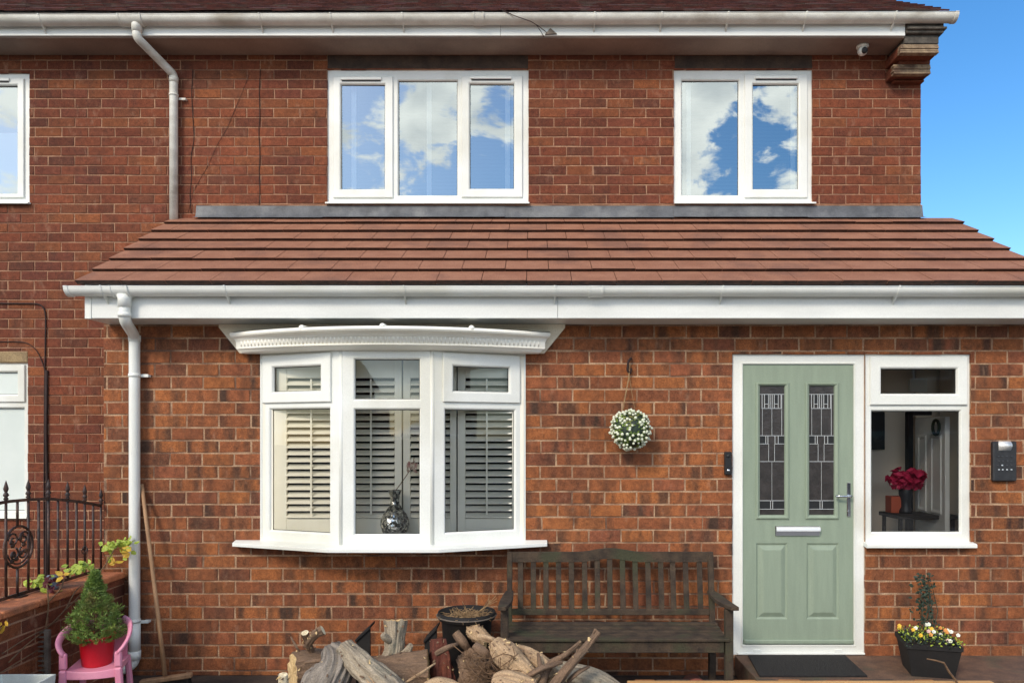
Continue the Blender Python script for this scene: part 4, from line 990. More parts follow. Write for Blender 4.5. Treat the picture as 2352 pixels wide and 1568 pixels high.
mb.tube(p_, .0035, 6); mb.tube([P(1232, 58, yw - .004), P(1243, 74, FU - .03), P(1250, 86, FU - .02)], .0025, 6); mb.build('wire', 'cable', lw)
mb = MB(); a, b, c = P(1252, 80, FU - .022), P(1279, 79, FU - .022), P(1264, 66, FU - .022)
mb.prism([(a.x, a.z), (b.x, b.z), (c.x, c.z)], FU - .030, FU - .019); mb.build('clip', 'grey_metal', lw)

# camera under the soffit
dc = FU + .12
cc_ = P(1981, 119, dc)
scam = thing('security_camera', (cc_.x, dc, SOF), 'small white turret security camera under the soffit near the corbel', 'security camera')
mb = MB(); mb.lathe([(0, 0), (.048, 0), (.05, -.012), (.042, -.02), (0, -.02)], (cc_.x, dc, SOF), 24); mb.build('mount', 'upvc', scam)
mb = MB(); mb.ball((cc_.x, dc, SOF - .042), .04, 24, 16); mb.build('housing', 'upvc', scam)
mb = MB(); ax = Matrix.Rotation(R(112), 4, 'X'); c = Vector((cc_.x, dc, SOF - .042)); mb.lathe([(0, .0405), (.014, .0415), (.024, .036), (.026, .030)], c + Vector((.004, -.002, 0)), 20, True, ax.to_3x3()); mb.build('lens', 'black_pl', scam)

# doorbell and key safe
yb = D1 - .001
r = rV(1664.5, 1681, 1037, 1090, yb - .02); mb = MB(); mb.cbox(r[0], r[1], yb - .026, yb + .004, r[2], r[3], .006)
db = thing('doorbell', ((r[0] + r[1]) / 2, yb, r[2]), 'slim black video doorbell on the brick beside the door frame', 'doorbell'); mb.build('doorbell_body', 'black_pl', db)
mb = MB(); xc = (r[0] + r[1]) / 2; mb.lathe([(.0, -.004), (.010, -.004), (.013, 0)], (xc, yb - .026, r[3] - .03), 20, True, Matrix.Rotation(R(-90), 3, 'X')); mb.build('camera_lens', 'gasket', db)
mb = MB(); mb.lathe([(0, .003), (.009, .003), (.011, 0)], (xc, yb - .026, r[2] + .03), 20, True, Matrix.Rotation(R(90), 3, 'X')); mb.build('bell_button', 'chrome', db)
r = rV(2281.5, 2336, 1013, 1105, yb - .03)
ks = thing('key_safe', ((r[0] + r[1]) / 2, yb, r[2]), 'dark grey key safe with silver lamp top on the brick right of the side window', 'key safe')
mb = MB(); mb.cbox(r[0], r[1], yb - .032, yb + .004, r[2], r[3], .008); mb.build('safe_body', 'grey_pl', ks)
mb = MB(); a, b = X(2297, yb - .05), X(2325, yb - .05); zt_, z_b = Z(1013, yb - .05), Z(1034, yb - .05)
n = 10; vs = []
for i in range(n + 1):
    t = i / n; vs += [(a, yb - .034 - .02 * math.sin(t * math.pi), z_b + (zt_ - z_b) * t), (b, yb - .034 - .02 * math.sin(t * math.pi), z_b + (zt_ - z_b) * t)]
mb.add(vs, [(2 * i, 2 * i + 1, 2 * i + 3, 2 * i + 2) for i in range(n)] + [tuple(range(0, 2 * n + 1, 2)), tuple(range(1, 2 * n + 2, 2))], True); mb.build('lamp_cover', M.setdefault('satin', mat('satin_silver', (226, 226, 224), None, .42, metal=.6)), ks)
for rr2, yy in enumerate((1048, 1058, 1068, 1078)):
    for vx in (2293, 2302, 2312, 2322):
        mb = MB(); q = P(vx + random.uniform(-1, 1), yy, yb - .03); mb.cbox(q.x - .006, q.x + .006, yb - .036, yb - .031, q.z - .004, q.z + .004, .0015)
        mb.build('key_button', 'button' if rr2 == 3 or (rr2 == 2 and vx == 2302) else 'dim_button', ks)

# ---- hanging flower ball ----
bcn = P(1449, 986, D1 - .15); fb = thing('hanging_flower_ball', tuple(bcn), 'round ball of cream buds hanging from a hook on the brick wall', 'decoration')
mb = MB(); mb.ball(bcn, .122, 30, 20); mb.build('moss_ball', 'darkleaf', fb)
bud, lf = MB(), MB(); rnd = random.Random(11); pts = []; N = 300
for k in range(N):
    t = math.acos(1 - 2 * (k + .5) / N); a = math.pi * (1 + 5 ** .5) * k
    v = Vector((math.sin(t) * math.cos(a), math.sin(t) * math.sin(a), math.cos(t))) + Vector((rnd.gauss(0, .05), rnd.gauss(0, .05), rnd.gauss(0, .05))); v.normalize()
    if rnd.random() < .30: continue
    r_ = .134 + rnd.uniform(-.006, .010); sz = rnd.uniform(.0075, .0115)
    bud.ball(bcn + v * r_, sz, 8, 6); bud.ball(bcn + v * (r_ + sz * .5), sz * .55, 6, 4)
    for q in range(3):
        t1_ = v.cross(Vector((rnd.gauss(0, 1), rnd.gauss(0, 1), rnd.gauss(0, 1)))).normalized(); c = bcn + v * .124 + t1_ * .012; lf.quad(c - t1_ * .012, c + v.cross(t1_) * .006, c + t1_ * .014 + v * .006, c - v.cross(t1_) * .006)
bud.build('buds', 'bud', fb, fix=False); lf.build('leaves', 'conifer', fb, fix=False)
mb = MB(); hk = P(1446, 838, D1 - .01)
mb.tube([hk + Vector((0, -.012, .0)), P(1444, 870, D1 - .03), P(1437, 905, D1 - .07), P(1431, 940, D1 - .12)], .005, 6)
mb.tube([hk + Vector((0, -.012, .0)), P(1446, 866, D1 - .03), P(1451, 900, D1 - .07), P(1458, 940, D1 - .12)], .0018, 6); mb.build('string', 'straw', fb)
hko = thing('wall_hook', tuple(hk), 'rusty dark hook screwed to the brick above the flower ball', 'hook')
mb = MB(); mb.tube(smooth_path([P(1449, 823, D1 + .005), P(1449, 822, D1 - .03), P(1443, 830, D1 - .035), P(1441, 850, D1 - .03), P(1447, 858, D1 - .02), P(1450, 846, D1 - .012)], 4, .01), .008, 8); mb.build('hook', 'cable', hko)

# ------------------------------------------------------------------ garden wall and railing
GX0, GX1 = -3.10, -2.885
gw = thing('garden_wall', (GX1, 4.2, 0), 'low brick garden wall with terracotta coping running out from the house', 'wall')
zc0 = EYE - .985
mb = MB(); mb.T = Matrix.Translation((GX1, 2.2, 0)) @ Matrix.Rotation(R(90), 4, 'Z')
bricks(mb, 0, 3.02, 0, zc0 - .002, 0, .0811, .2275, .01, .0, (), .04); mb.T = None; mb.build('wall_face', 'brick_old', gw, fix=False)
mb = MB(); mb.box(GX0, GX1 - .004, 2.205, D1 - .01, 0, zc0 - .004); mb.build('wall_core', 'mortar_old', gw)
mb = MB(); y = 2.2
while y < D1 - .05:
    y2 = min(y + .30, D1 - .012); mb.cbox(GX0 - .02, GX1 + .02, y + .003, y2 - .003, zc0, zc0 + .042, .008); y += .30
mb.build('coping', 'cap', gw)
RX = -3.05; cz0 = zc0 + .042
rl = thing('iron_railing', (RX, 4.6, cz0), 'black wrought iron railing with spear finials on the low wall', 'railing')
def rtop(y):
    pts = [(3.4, -.48), (3.9, -.40), (4.28, -.371), (4.466, -.3757), (4.65, -.386), (4.843, -.4117), (5.028, -.442), (5.216, -.482)]
    for (a, za_), (b, zb__) in zip(pts, pts[1:]):
        if y <= b: return EYE + za_ + (zb__ - za_) * (y - a) / (b - a)
    return EYE + pts[-1][1]
zbr = EYE - .928
mb = MB(); ys = [3.4 + (5.215 - 3.4) * i / 30 for i in range(31)]
for i in range(30): mb.beam((RX, ys[i], rtop(ys[i])), (RX, ys[i + 1] + .001, rtop(ys[i + 1])), .012, .018, c=.002)
mb.build('top_rail', 'iron', rl)
mb = MB(); mb.beam((RX, 3.4, zbr), (RX, 5.22, zbr), .012, .02, c=.002); mb.build('bottom_rail', 'iron', rl)
bars = [(5.216, 1), (5.124, 0), (5.028, 1), (4.938, 0), (4.843, 1), (4.746, 0), (4.652, 1), (4.56, 0), (4.466, 1), (4.372, 0), (4.277, 1), (4.18, 0), (4.09, 1), (4.0, 0), (3.9, 1), (3.8, 0), (3.7, 1), (3.6, 0), (3.5, 1)]
def finial(mb, x, y, z, k=1.):
    mb.lathe([(.006, 0), (.014, .012), (.008, .022), (.016, .032), (.011, .044), (.007, .050), (.010, .056), (.014, .070), (.008, .095), (0, .122)], (x, y, z), 8)
for i, (y, fin) in enumerate(bars):
    mb = MB(); zt_ = rtop(y)
    if i == 9: mb.tube([(RX, y, zbr), (RX, y, EYE - .775)], .0075, 8); mb.tube([(RX, y, EYE - .52), (RX, y, zt_)], .0075, 8)
    else: mb.tube([(RX, y, zbr), (RX, y, zt_ + (.01 if fin else 0))], .0075, 8)
    if i == 2:
        for k in range(4):
            a0 = k * math.pi / 2; mb.tube([(RX + .02 * math.sin(math.pi * t) * math.cos(a0 + t * 2), y + .02 * math.sin(math.pi * t) * math.sin(a0 + t * 2), EYE - .80 + .07 * t) for t in [j / 8 for j in range(9)]], .003, 5)
    b_ = mb.build('bar', 'iron', rl)
    if fin: mb = MB(); finial(mb, RX, y, zt_ + .004); mb.build('finial', 'iron', b_)
mb = MB(); cy, cz_, rr0 = 4.382, EYE - .647, .122
mb.tube([(RX, cy + rr0 * math.cos(a), cz_ + rr0 * math.sin(a)) for a in [2 * math.pi * k / 36 for k in range(37)]], .0075, 8, False)
mb.tube([(RX, cy + .1 * math.cos(a), cz_ + .1 * math.sin(a)) for a in [R(200) + R(200) * k / 20 for k in range(21)]], .005, 8)
def scroll(cy_, cz__, r0, a0, turns, sgn=1):
    return [(RX, cy_ + sgn * r0 * (1 - .8 * t) * math.cos(a0 + turns * 2 * math.pi * t), cz__ + r0 * (1 - .8 * t) * math.sin(a0 + turns * 2 * math.pi * t)) for t in [k / 30 for k in range(31)]]
for sg in (1, -1):
    mb.tube(scroll(cy + sg * .045, cz_ + .045, .045, 0, 1.3, sg), .0055, 7); mb.tube(scroll(cy + sg * .04, cz_ - .04, .04, 2, 1.2, sg), .0055, 7)
    for k in range(5):
        c = Vector((RX, cy + sg * random.uniform(.01, .085), cz_ + random.uniform(-.08, .08))); mb.ball(c, .02, 8, 6, (.35, 1, .7))
mb.build('scroll', 'iron', rl)
mb = MB(); mb.tube([(RX, cy, zbr), (RX, cy, cz0 + .004)], .009, 8); mb.box(RX - .035, RX + .035, cy - .035, cy + .035, cz0, cz0 + .008)
mb.tube([(RX, 5.2, zbr), (RX, 5.2, cz0)], .009, 8); mb.build('foot_plate', 'iron', rl)

# small things on / by the garden wall
sx, sy = X(126, 4.62), 4.64
mb = MB(); mb.lathe([(0, 0), (.030, 0), (.034, .02), (.026, .05), (.034, .075), (.030, .088), (0, .086)], (0, 0, 0), 14)
mb.lathe([(0, .06), (.02, .06)], (0, 0, 0), 10)
o = mb.build('stone_ornament', 'slate'); o.location = (-2.99, 4.60, cz0); tag(o, 'small blue grey ornament standing on the wall coping behind the railing', 'ornament')
def leafy(mb, c, n_, spread, size, rnd, flat=.5):
    for k in range(n_):
        p = Vector(c) + Vector((rnd.gauss(0, spread[0]), rnd.gauss(0, spread[1]), rnd.gauss(0, spread[2]))); L_ = size * rnd.uniform(.6, 1.2)
        d_ = Vector((rnd.gauss(0, 1), rnd.gauss(0, .7), rnd.gauss(-.1, .5))).normalized(); u = d_.cross(Vector((rnd.gauss(0, .4), -1, rnd.gauss(.6, .4)))).normalized(); nn = d_.cross(u)
        mb.add([p, p + d_ * L_ * .3 + u * L_ * .33, p + d_ * L_ * .75 + u * L_ * .22 + nn * L_ * .08, p + d_ * L_, p + d_ * L_ * .75 - u * L_ * .22 + nn * L_ * .08, p + d_ * L_ * .3 - u * L_ * .33], [(0, 1, 2, 3), (0, 3, 4, 5)])
cl = thing('climbing_plant', (-2.80, 4.5, 0), 'straggly climber with lime green and yellow leaves against the low wall', 'plant')
mb = MB()
for pts in ([(100, 1500, 4.45), (105, 1440, 4.5), (112, 1395, 4.5), (108, 1340, 4.5)], [(112, 1380, 4.5), (140, 1352, 4.5), (150, 1320, 4.52), (172, 1300, 4.55)], [(20, 1520, 4.35), (60, 1480, 4.4), (100, 1450, 4.45), (150, 1400, 4.6), (170, 1360, 4.75), (185, 1345, 4.8)],
            [(5, 1500, 4.3), (60, 1465, 4.42), (110, 1440, 4.5), (135, 1420, 4.55)], [(0, 1545, 4.3), (40, 1520, 4.4), (90, 1490, 4.5)], [(150, 1400, 4.6), (200, 1350, 4.8), (240, 1300, 5.0), (262, 1262, 5.08)], [(100, 1568, 4.4), (98, 1520, 4.42), (100, 1500, 4.45)]):
    mb.tube(smooth_path([P(p[0], p[1], min(p[2], 4850 / (1226 - p[0]))) for p in pts], 3, .05), .004, 6)
mb.build('stem', 'stem', cl)
rnd = random.Random(2)
mb = MB()
for v, y, d_, n_, s in ((75, 1340, 4.5, 14, .016), (100, 1330, 4.5, 12, .018), (118, 1355, 4.5, 12, .018), (163, 1305, 4.55, 16, .016), (182, 1298, 4.55, 16, .018), (198, 1300, 4.6, 8, .012), (262, 1250, 5.06, 22, .022), (285, 1246, 5.06, 16, .02), (248, 1256, 5.06, 10, .014), (280, 1270, 5.06, 6, .02), (108, 1400, 4.5, 6, .012)):
    leafy(mb, P(v, y, d_), n_, (s * 1.6, s, s * .8), .045, rnd)
mb.build('leaves', 'lime', cl, fix=False)
mb = MB()
for v, y, d_, n_, s in ((144, 1322, 4.5, 3, .008), (288, 1262, 5.05, 5, .016), (7, 1432, 3.95, 3, .008), (262, 1285, 5.0, 5, .014), (298, 1270, 5.0, 2, .004)): leafy(mb, P(v, y, d_), n_, (s, s, s), .05, rnd)
mb.build('yellow_leaves', 'yellowleaf', cl, fix=False)
mb = MB()
for v, y, d_, n_, s in ((108, 1335, 4.46, 14, .02), (125, 1372, 4.5, 8, .014), (112, 1350, 4.46, 8, .012)): leafy(mb, P(v, y, d_), n_, (s, s, s), .04, rnd)
mb.build('red_leaves', 'redleaf', cl, fix=False)
# toothed strip
mb = MB(); dt = 4.30; a, b = P(103, 1546, dt), P(113, 1446, dt)
z0_, z1_ = .18, b.z; x0_ = X(103, dt)
pts = [(X(106, dt), 0.0), (X(113, dt), 0.0), (X(114.5, dt), z1_), (X(104, dt), z1_ + .004)]
mb.prism(pts, dt - .012, dt + .012)
nt_ = 13
for k in range(nt_):
    z = z1_ - .012 - k * .0275; mb.prism([(X(105, dt), z + .006), (X(105, dt), z - .006), (X(88 + (k % 3), dt), z - .003), (X(88 + (k % 3), dt), z + .002)], dt - .008, dt + .008)
o = mb.build('toothed_strip', 'grey_metal'); tag(o, 'weathered grey toothed strip standing upright beside the low wall', 'rake')
# white trough
dt = 3.93; zt_ = Z(1552, dt)
wt = thing('white_trough', (X(60, dt), dt, 0), 'white plastic trough in the bottom left corner', 'planter'); mb = MB()
x0_, x1_ = -2.86, X(118, dt); y0_, y1_ = 3.3, 3.97
mb.add([(x0_ + .03, y0_ + .02, 0), (x1_ - .03, y0_ + .02, 0), (x1_ - .03, y1_ - .02, 0), (x0_ + .03, y1_ - .02, 0), (x0_, y0_, zt_), (x1_, y0_, zt_), (x1_, y1_, zt_), (x0_, y1_, zt_),
        (x0_ + .012, y0_ + .012, zt_), (x1_ - .012, y0_ + .012, zt_), (x1_ - .012, y1_ - .012, zt_), (x0_ + .012, y1_ - .012, zt_), (x0_ + .02, y0_ + .02, zt_ - .06), (x1_ - .02, y0_ + .02, zt_ - .06), (x1_ - .02, y1_ - .02, zt_ - .06), (x0_ + .02, y1_ - .02, zt_ - .06)],
       [(0, 1, 5, 4), (1, 2, 6, 5), (2, 3, 7, 6), (3, 0, 4, 7), (3, 2, 1, 0), (4, 5, 9, 8), (5, 6, 10, 9), (6, 7, 11, 10), (7, 4, 8, 11), (8, 9, 13, 12), (9, 10, 14, 13), (10, 11, 15, 14), (11, 8, 12, 15)])
mb.build('trough_body', 'trough', wt, bevel=.004)
mb = MB(); mb.quad((x0_ + .02, y0_ + .02, zt_ - .05), (x1_ - .02, y0_ + .02, zt_ - .05), (x1_ - .02, y1_ - .02, zt_ - .05), (x0_ + .02, y1_ - .02, zt_ - .05)); mb.build('soil', 'soil', wt)

# ------------------------------------------------------------------ pink chair, potted conifer, broom
chx, chy = X(228, 4.28), 4.20
ch = thing('toy_armchair', (chx, chy, 0), "child's pink plastic armchair beside the downpipe", 'chair'); ch.rotation_euler = (0, 0, R(12))
CT = wm(ch)
SZ = .365
def cbuild(mb, name, m='pink', bevel=.004):
    o = mb.build(name, m, None, bevel=bevel); o.parent = ch; return o
mb = MB(); n = 12; vs = []
for i in range(n + 1):
    t = -1 + 2 * i / n; x = t * (.165); dip = .012 * (1 - t * t)
    vs += [(x, -.012 * (1 - t * t), SZ - dip), (x, .29, SZ - dip * .6 + .008), (x, .29, SZ - .018), (x, 0.0, SZ - .05 - dip * .3), (x, -.014 * (1 - t * t) - .004, SZ - .05 - dip * .3)]
mb.add(vs, [(i * 5 + j, i * 5 + (j + 1) % 5, (i + 1) * 5 + (j + 1) % 5, (i + 1) * 5 + j) for i in range(n) for j in range(5)] + [(0, 1, 2, 3, 4), tuple(n * 5 + k for k in (4, 3, 2, 1, 0))], False)
cbuild(mb, 'seat')
for sx_ in (-1, 1):
    mb = MB(); pts = [(sx_ * .205, -.0, 0), (sx_ * .185, .0, .26), (sx_ * .178, .0, .37), (sx_ * .178, .0, .462)]
    for a, b in zip(pts, pts[1:]): mb.beam(a, b, .05, .036, up=(0, 1, 0), c=.008)
    cbuild(mb, 'leg')
    mb = MB(); mb.beam((sx_ * .175, .31, 0), (sx_ * .15, .27, .36), .04, .04, up=(0, 1, 0), c=.008); cbuild(mb, 'leg')
    mb = MB(); P3 = [(.172, .0, .450), (.200, .005, .475), (.224, .03, .51), (.226, .08, .54), (.208, .15, .565), (.178, .22, .58), (.12, .275, .59)]
    mb.tube(smooth_path([(sx_ * a, b, c) for a, b, c in P3], 4, .03), .024, 12, True, True, (.55, 1.0)); cbuild(mb, 'armrest', bevel=0)
mb = MB(); n = 10; vs = []
for i in range(n + 1):
    t = -1 + 2 * i / n; x = t * .15; y = .30 - .035 * t * t
    vs += [(x, y - .008, SZ - .01), (x, y + .01, .58 + .015 * (1 - t * t)), (x, y + .022, .58 + .015 * (1 - t * t)), (x, y + .006, SZ - .01)]
mb.add(vs, [(i * 4 + j, i * 4 + (j + 1) % 4, (i + 1) * 4 + (j + 1) % 4, (i + 1) * 4 + j) for i in range(n) for j in range(4)] + [(0, 1, 2, 3), tuple(n * 4 + k for k in (3, 2, 1, 0))]); cbuild(mb, 'backrest')
ch.scale = (.80, .86, 1)
# pot + conifer
pl = CT @ Vector((-.012, .13, SZ - .010))
pc_ = thing('potted_conifer', tuple(pl), 'small bushy conifer in a bright red pot standing on the pink chair', 'potted plant')
mb = MB(); mb.lathe([(0, .004), (.08, 0), (.083, .012), (.096, .185), (.102, .188), (.103, .205), (.097, .206), (.09, .175), (0, .172)], pl, 36); mb.build('pot', 'redpot', pc_)
mb = MB(); mb.lathe([(0, .18), (.093, .178)], pl, 24); mb.build('soil', 'soil', pc_)
mb = MB(); mb.tube([pl + Vector((0, 0, .17)), pl + Vector((.0, 0, .40)), pl + Vector((-.005, 0, .60))], [.012, .008, .003], 8); mb.build('trunk', 'stem', pc_)
mb = MB(); rnd = random.Random(9); tip = pl + Vector((-.012, 0, .635)); base = pl + Vector((-.005, 0, .175))
def env(t):     # radius envelope, t 0 bottom 1 top
    return .152 * (min(1, .72 + t * 2.0) if t < .14 else max(0, 1 - (t - .14) / .86) ** 1.12) + .010
shoots = []
for k in range(1700):
    t = rnd.random() ** 1.3; a = rnd.uniform(0, 2 * math.pi)
    lump = 1 + .42 * mnoise.noise((math.cos(a) * 2.3, math.sin(a) * 2.3, t * 6))
    rr_ = env(t) * lump * math.sqrt(rnd.uniform(.35, 1.0))
    c = base.lerp(tip, t) + Vector((math.cos(a) * rr_, math.sin(a) * rr_, 0))
    outd = Vector((math.cos(a), math.sin(a), .5 + t)).normalized()
    for q in range(rnd.randint(7, 11)):
        d_ = (outd + Vector((rnd.gauss(0, .75), rnd.gauss(0, .75), rnd.gauss(0, .6)))).normalized(); L_ = rnd.uniform(.010, .022)
        u = d_.cross(Vector((rnd.gauss(0, 1), rnd.gauss(0, 1), rnd.gauss(0, 1)))).normalized() * rnd.uniform(.0016, .0028)
        p = c + Vector((rnd.gauss(0, .006), rnd.gauss(0, .006), rnd.gauss(0, .006))); mb.quad(p - u, p + u, p + d_ * L_ + u * .4, p + d_ * L_ - u * .4)
mb.build('foliage', 'conifer', pc_, fix=False)
mb = MB()
for k in range(70):
    t = rnd.random(); a = rnd.uniform(0, 6.28); c0_ = base.lerp(tip, t * .8); e_ = c0_ + Vector((math.cos(a), math.sin(a), .5)) * env(t) * .8; mb.tube([c0_, e_], .0018, 4)
mb.build('twigs', 'stem', pc_, fix=False); pc_.scale = (.96, .96, .85)

# broom
bm_ = thing('broom', (X(380, 4.97), 4.97, 0), 'old broom with a long wooden handle leaning on the brick beside the downpipe', 'broom')
mb = MB(); mb.tube([P(379, 1550, 4.95), P(364, 1420, 5.0), P(348, 1290, 5.08), P(334, 1180, 5.14), P(326, 1112, D1 - .014)], [.0145, .014, .013, .0125, .012], 12); mb.build('handle', 'wood_h', bm_)
mb = MB(); a, b = P(322, 1566, 4.93), P(441, 1549, 4.98); mb.beam(a, b, .055, .03, c=.006); mb.build('head', 'wood_h', bm_)
mb = MB(); dd_ = (b - a)
for k in range(420):
    p = a + dd_ * random.uniform(.02, .98) + Vector((0, random.uniform(-.022, .022), -.013)); q = p + Vector((random.gauss(0, .008), random.gauss(0, .012), -(p.z - .002))); u = Vector((.002, 0, 0)); mb.quad(p - u, p + u, q + u, q - u)
mb.build('bristles', 'bristle', bm_, fix=False)

# ------------------------------------------------------------------ bench
bn = thing('garden_bench', (.53, 4.9, 0), 'weathered wooden garden bench with arched slatted back against the wall', 'bench')
yb_ = 5.10
bx0, bx1 = X(1165, yb_), X(1637, yb_)
zt_ = Z(1266, yb_)
def lean(z): return yb_ - .0 - (zt_ - z) * .13
mb = MB(); n = 40; top_, bot_ = [], []
for i in range(n + 1):
    x = bx0 + .036 + (bx1 - bx0 - .072) * i / n; u = (x - (bx0 + bx1) / 2) / .225
    h = .5 + .5 * math.cos(math.pi * max(-1, min(1, u))); top_.append((x, zt_ - .002 + .026 * h)); bot_.append((x, zt_ - .070 + .024 * h))
for i in range(n):
    a, b, c, d_ = bot_[i], bot_[i + 1], top_[i + 1], top_[i]; yy = yb_ - .004
    mb.add([(a[0], yy - .016, a[1]), (b[0], yy - .016, b[1]), (c[0], yy - .012, c[1]), (d_[0], yy - .012, d_[1]), (a[0], yy + .016, a[1]), (b[0], yy + .016, b[1]), (c[0], yy + .016, c[1]), (d_[0], yy + .016, d_[1])],
           [(0, 1, 2, 3), (5, 4, 7, 6), (3, 2, 6, 7), (1, 0, 4, 5)] + ([(0, 3, 7, 4)] if i == 0 else []) + ([(1, 5, 6, 2)] if i == n - 1 else []))
mb.build('top_rail', 'bench', bn, fix=False)
zlr = Z(1404, yb_ - .05); mb = MB(); mb.cbox(bx0 + .036, bx1 - .036, lean(zlr) - .018, lean(zlr) + .016, zlr - .02, zlr + .02, .004); mb.build('lower_rail', 'bench', bn)
rnd = random.Random(4)
for v in (1163 + 0, ):
    pass
for v in (1195.6, 1225, 1254, 1283, 1312.6, 1343, 1372, 1400.5, 1430, 1459, 1488.5, 1518, 1545.5, 1575, 1607):
    x = X(v, yb_ - .02); mb = MB(); u = (x - (bx0 + bx1) / 2) / .225; h = .5 + .5 * math.cos(math.pi * max(-1, min(1, u)))
    mb.beam((x, lean(zlr), zlr + .018), (x, yb_ - .006, zt_ - .068 + .024 * h), .036, .014, up=(0, 1, 0), c=.002); mb.build('back_slat', 'bench', bn)
sf, sbk = 4.66, 5.0; szf, szb = EYE - 1.275, EYE - 1.255
for x in (bx0 + .018, bx1 - .018):
    mb = MB(); mb.beam((x, lean(.42) + .01, .0), (x, lean(.42), .42), .045, .05, up=(0, 1, 0), c=.004); mb.beam((x, lean(.42), .42), (x, yb_, zt_ + .0), .036, .04, up=(0, 1, 0), c=.004); mb.build('leg', 'bench', bn)
    fx_ = x + (.02 if x > 0.5 else -.02)
    mb = MB(); mb.beam((fx_, sf + .03, 0), (fx_, sf + .03, EYE - 1.085), .05, .05, up=(0, 1, 0), c=.005); mb.build('leg', 'bench', bn)
    sg = 1 if x > .5 else -1
    mb = MB(); n = 10; vs = []
    for i in range(n + 1):
        t = i / n; y = 5.08 - (5.08 - 4.58) * t; w_ = .022 + .018 * math.sin(t * math.pi * .9 + .2); z = EYE - 1.06 - .012 * math.sin(t * math.pi); xx = x + (fx_ - x) * t + sg * .012 * t
        vs += [(xx - w_, y, z - .012), (xx + w_, y, z - .012), (xx + w_, y, z + .012), (xx - w_, y, z + .012)]
    mb.add(vs, [(i * 4 + j, i * 4 + (j + 1) % 4, (i + 1) * 4 + (j + 1) % 4, (i + 1) * 4 + j) for i in range(n) for j in range(4)] + [(0, 1, 2, 3), tuple(n * 4 + k for k in (3, 2, 1, 0))]); mb.build('armrest', 'bench', bn, bevel=.004)
ns = 6
for i in range(ns):
    t = i / (ns - 1); y = sf + .02 + (sbk - sf - .04) * t; z = szf + (szb - szf) * t - .012 * math.sin(t * math.pi)
    mb = MB(); mb.cbox(bx0 + .0, bx1 - .0, y - .028, y + .028, z - .010, z + .010, .004); mb.build('seat_slat', 'bench', bn)
mb = MB(); mb.cbox(bx0 + .03, bx1 - .03, sf + .012, sf + .034, szf - .085, szf - .012, .004); mb.build('apron', 'bench', bn)
for x in (bx0 + .018, bx1 - .018): mb = MB(); mb.cbox(x - .014, x + .014, sf + .04, lean(.4), szf - .07, szf - .014, .003); mb.build('side_rail', 'bench', bn)

# ------------------------------------------------------------------ step area
mb = MB(); q0 = (1.505, D1 - .012); mb.T = Matrix.Translation((1.50, D1 - .02, PZ + .001)); 
mb.hprism([(0.007, 0), (.69, 0), (.645, -.455), (-.05, -.455)], 0, .012); mb.T = None
o = mb.build('door_mat', 'mat', bevel=.003); tag(o, 'black rubber door mat on the step below the green door', 'door mat')
dtb = 4.60; zb_t = Z(1561.5, dtb)
mb = MB(); mb.cbox(X(1440, dtb), X(2275, dtb), dtb - .05, dtb, 0, zb_t, .004); o = mb.build('timber_edging', 'timber'); tag(o, 'pale tan timber board lying along the front of the step', 'timber board')
k = 0; x = X(1458, 4.66)
spec = [(1458, 1507, 'buffpaver'), (1508, 1590, 'greypaver'), (1591, 1678, 'greypaver'), (1680, 1741, 'buffpaver'), (1742, 1789, 'greypaver'), (1790, 1842, 'buffpaver'), (1843, 1899, 'greypaver'), (1900, 1954, 'terracotta'), (1955, 2060, 'greypaver'), (2105, 2150, 'buffpaver'), (2151, 2200, 'greypaver')]
words = {'buffpaver': 'buff', 'greypaver': 'dark brown', 'terracotta': 'reddish'}
locs = {1458: 'leftmost, under the bench', 1508: 'beside the leftmost buff one under the bench', 1591: 'beside the bench leg', 1680: 'at the left corner of the step', 1742: 'below the left edge of the green door', 1790: 'below the letterbox of the green door',
        1843: 'below the right half of the green door', 1900: 'below the door handle', 1955: 'long one below the side window', 2105: 'in front of the pansy planter', 2151: 'rightmost, by the planter'}
for a, b, m_ in spec:
    dd = 4.655; mb = MB(); mb.cbox(X(a, dd) + .003, X(b, dd) - .003, dd - .05, dd + .04, 0, PZ + .008 + random.uniform(-.002, .002), .006)
    o = mb.build('edging_brick', m_); tag(o, f'{words[m_]} edging brick {locs[a]}', 'brick', 'edging bricks along the front of the step')
# planter of pansies
pz = PZ
pln = thing('pansy_planter', (X(2131, 4.87), 4.87, pz), 'square black planter of yellow and white pansies right of the door', 'planter')
mb = MB(); cx_, cy_ = X(2131, 4.87), 4.87
T = Matrix.Translation((cx_, cy_, pz)) @ Matrix.Rotation(R(-14), 4, 'Z'); mb.T = T
H_ = EYE - 1.325 - pz; a, b = .125, .165
def sq(r, z): return [(-r, -r, z), (r, -r, z), (r, r, z), (-r, r, z)]
L_ = [sq(a, 0), sq(b - .008, H_ - .03), sq(b, H_ - .03), sq(b, H_), sq(b - .014, H_), sq(b - .02, H_ - .035)]
mb.add([p for l_ in L_ for p in l_], [(i * 4 + k, i * 4 + (k + 1) % 4, i * 4 + 4 + (k + 1) % 4, i * 4 + 4 + k) for i in range(5) for k in range(4)] + [(0, 1, 2, 3)]); mb.build('tub', 'black_rough', pln)
mb = MB(); mb.T = T; mb.add(sq(b - .02, H_ - .03), [(0, 1, 2, 3)]); mb.build('soil', 'soil', pln)
rnd = random.Random(21); lf = MB(); lf.T = T
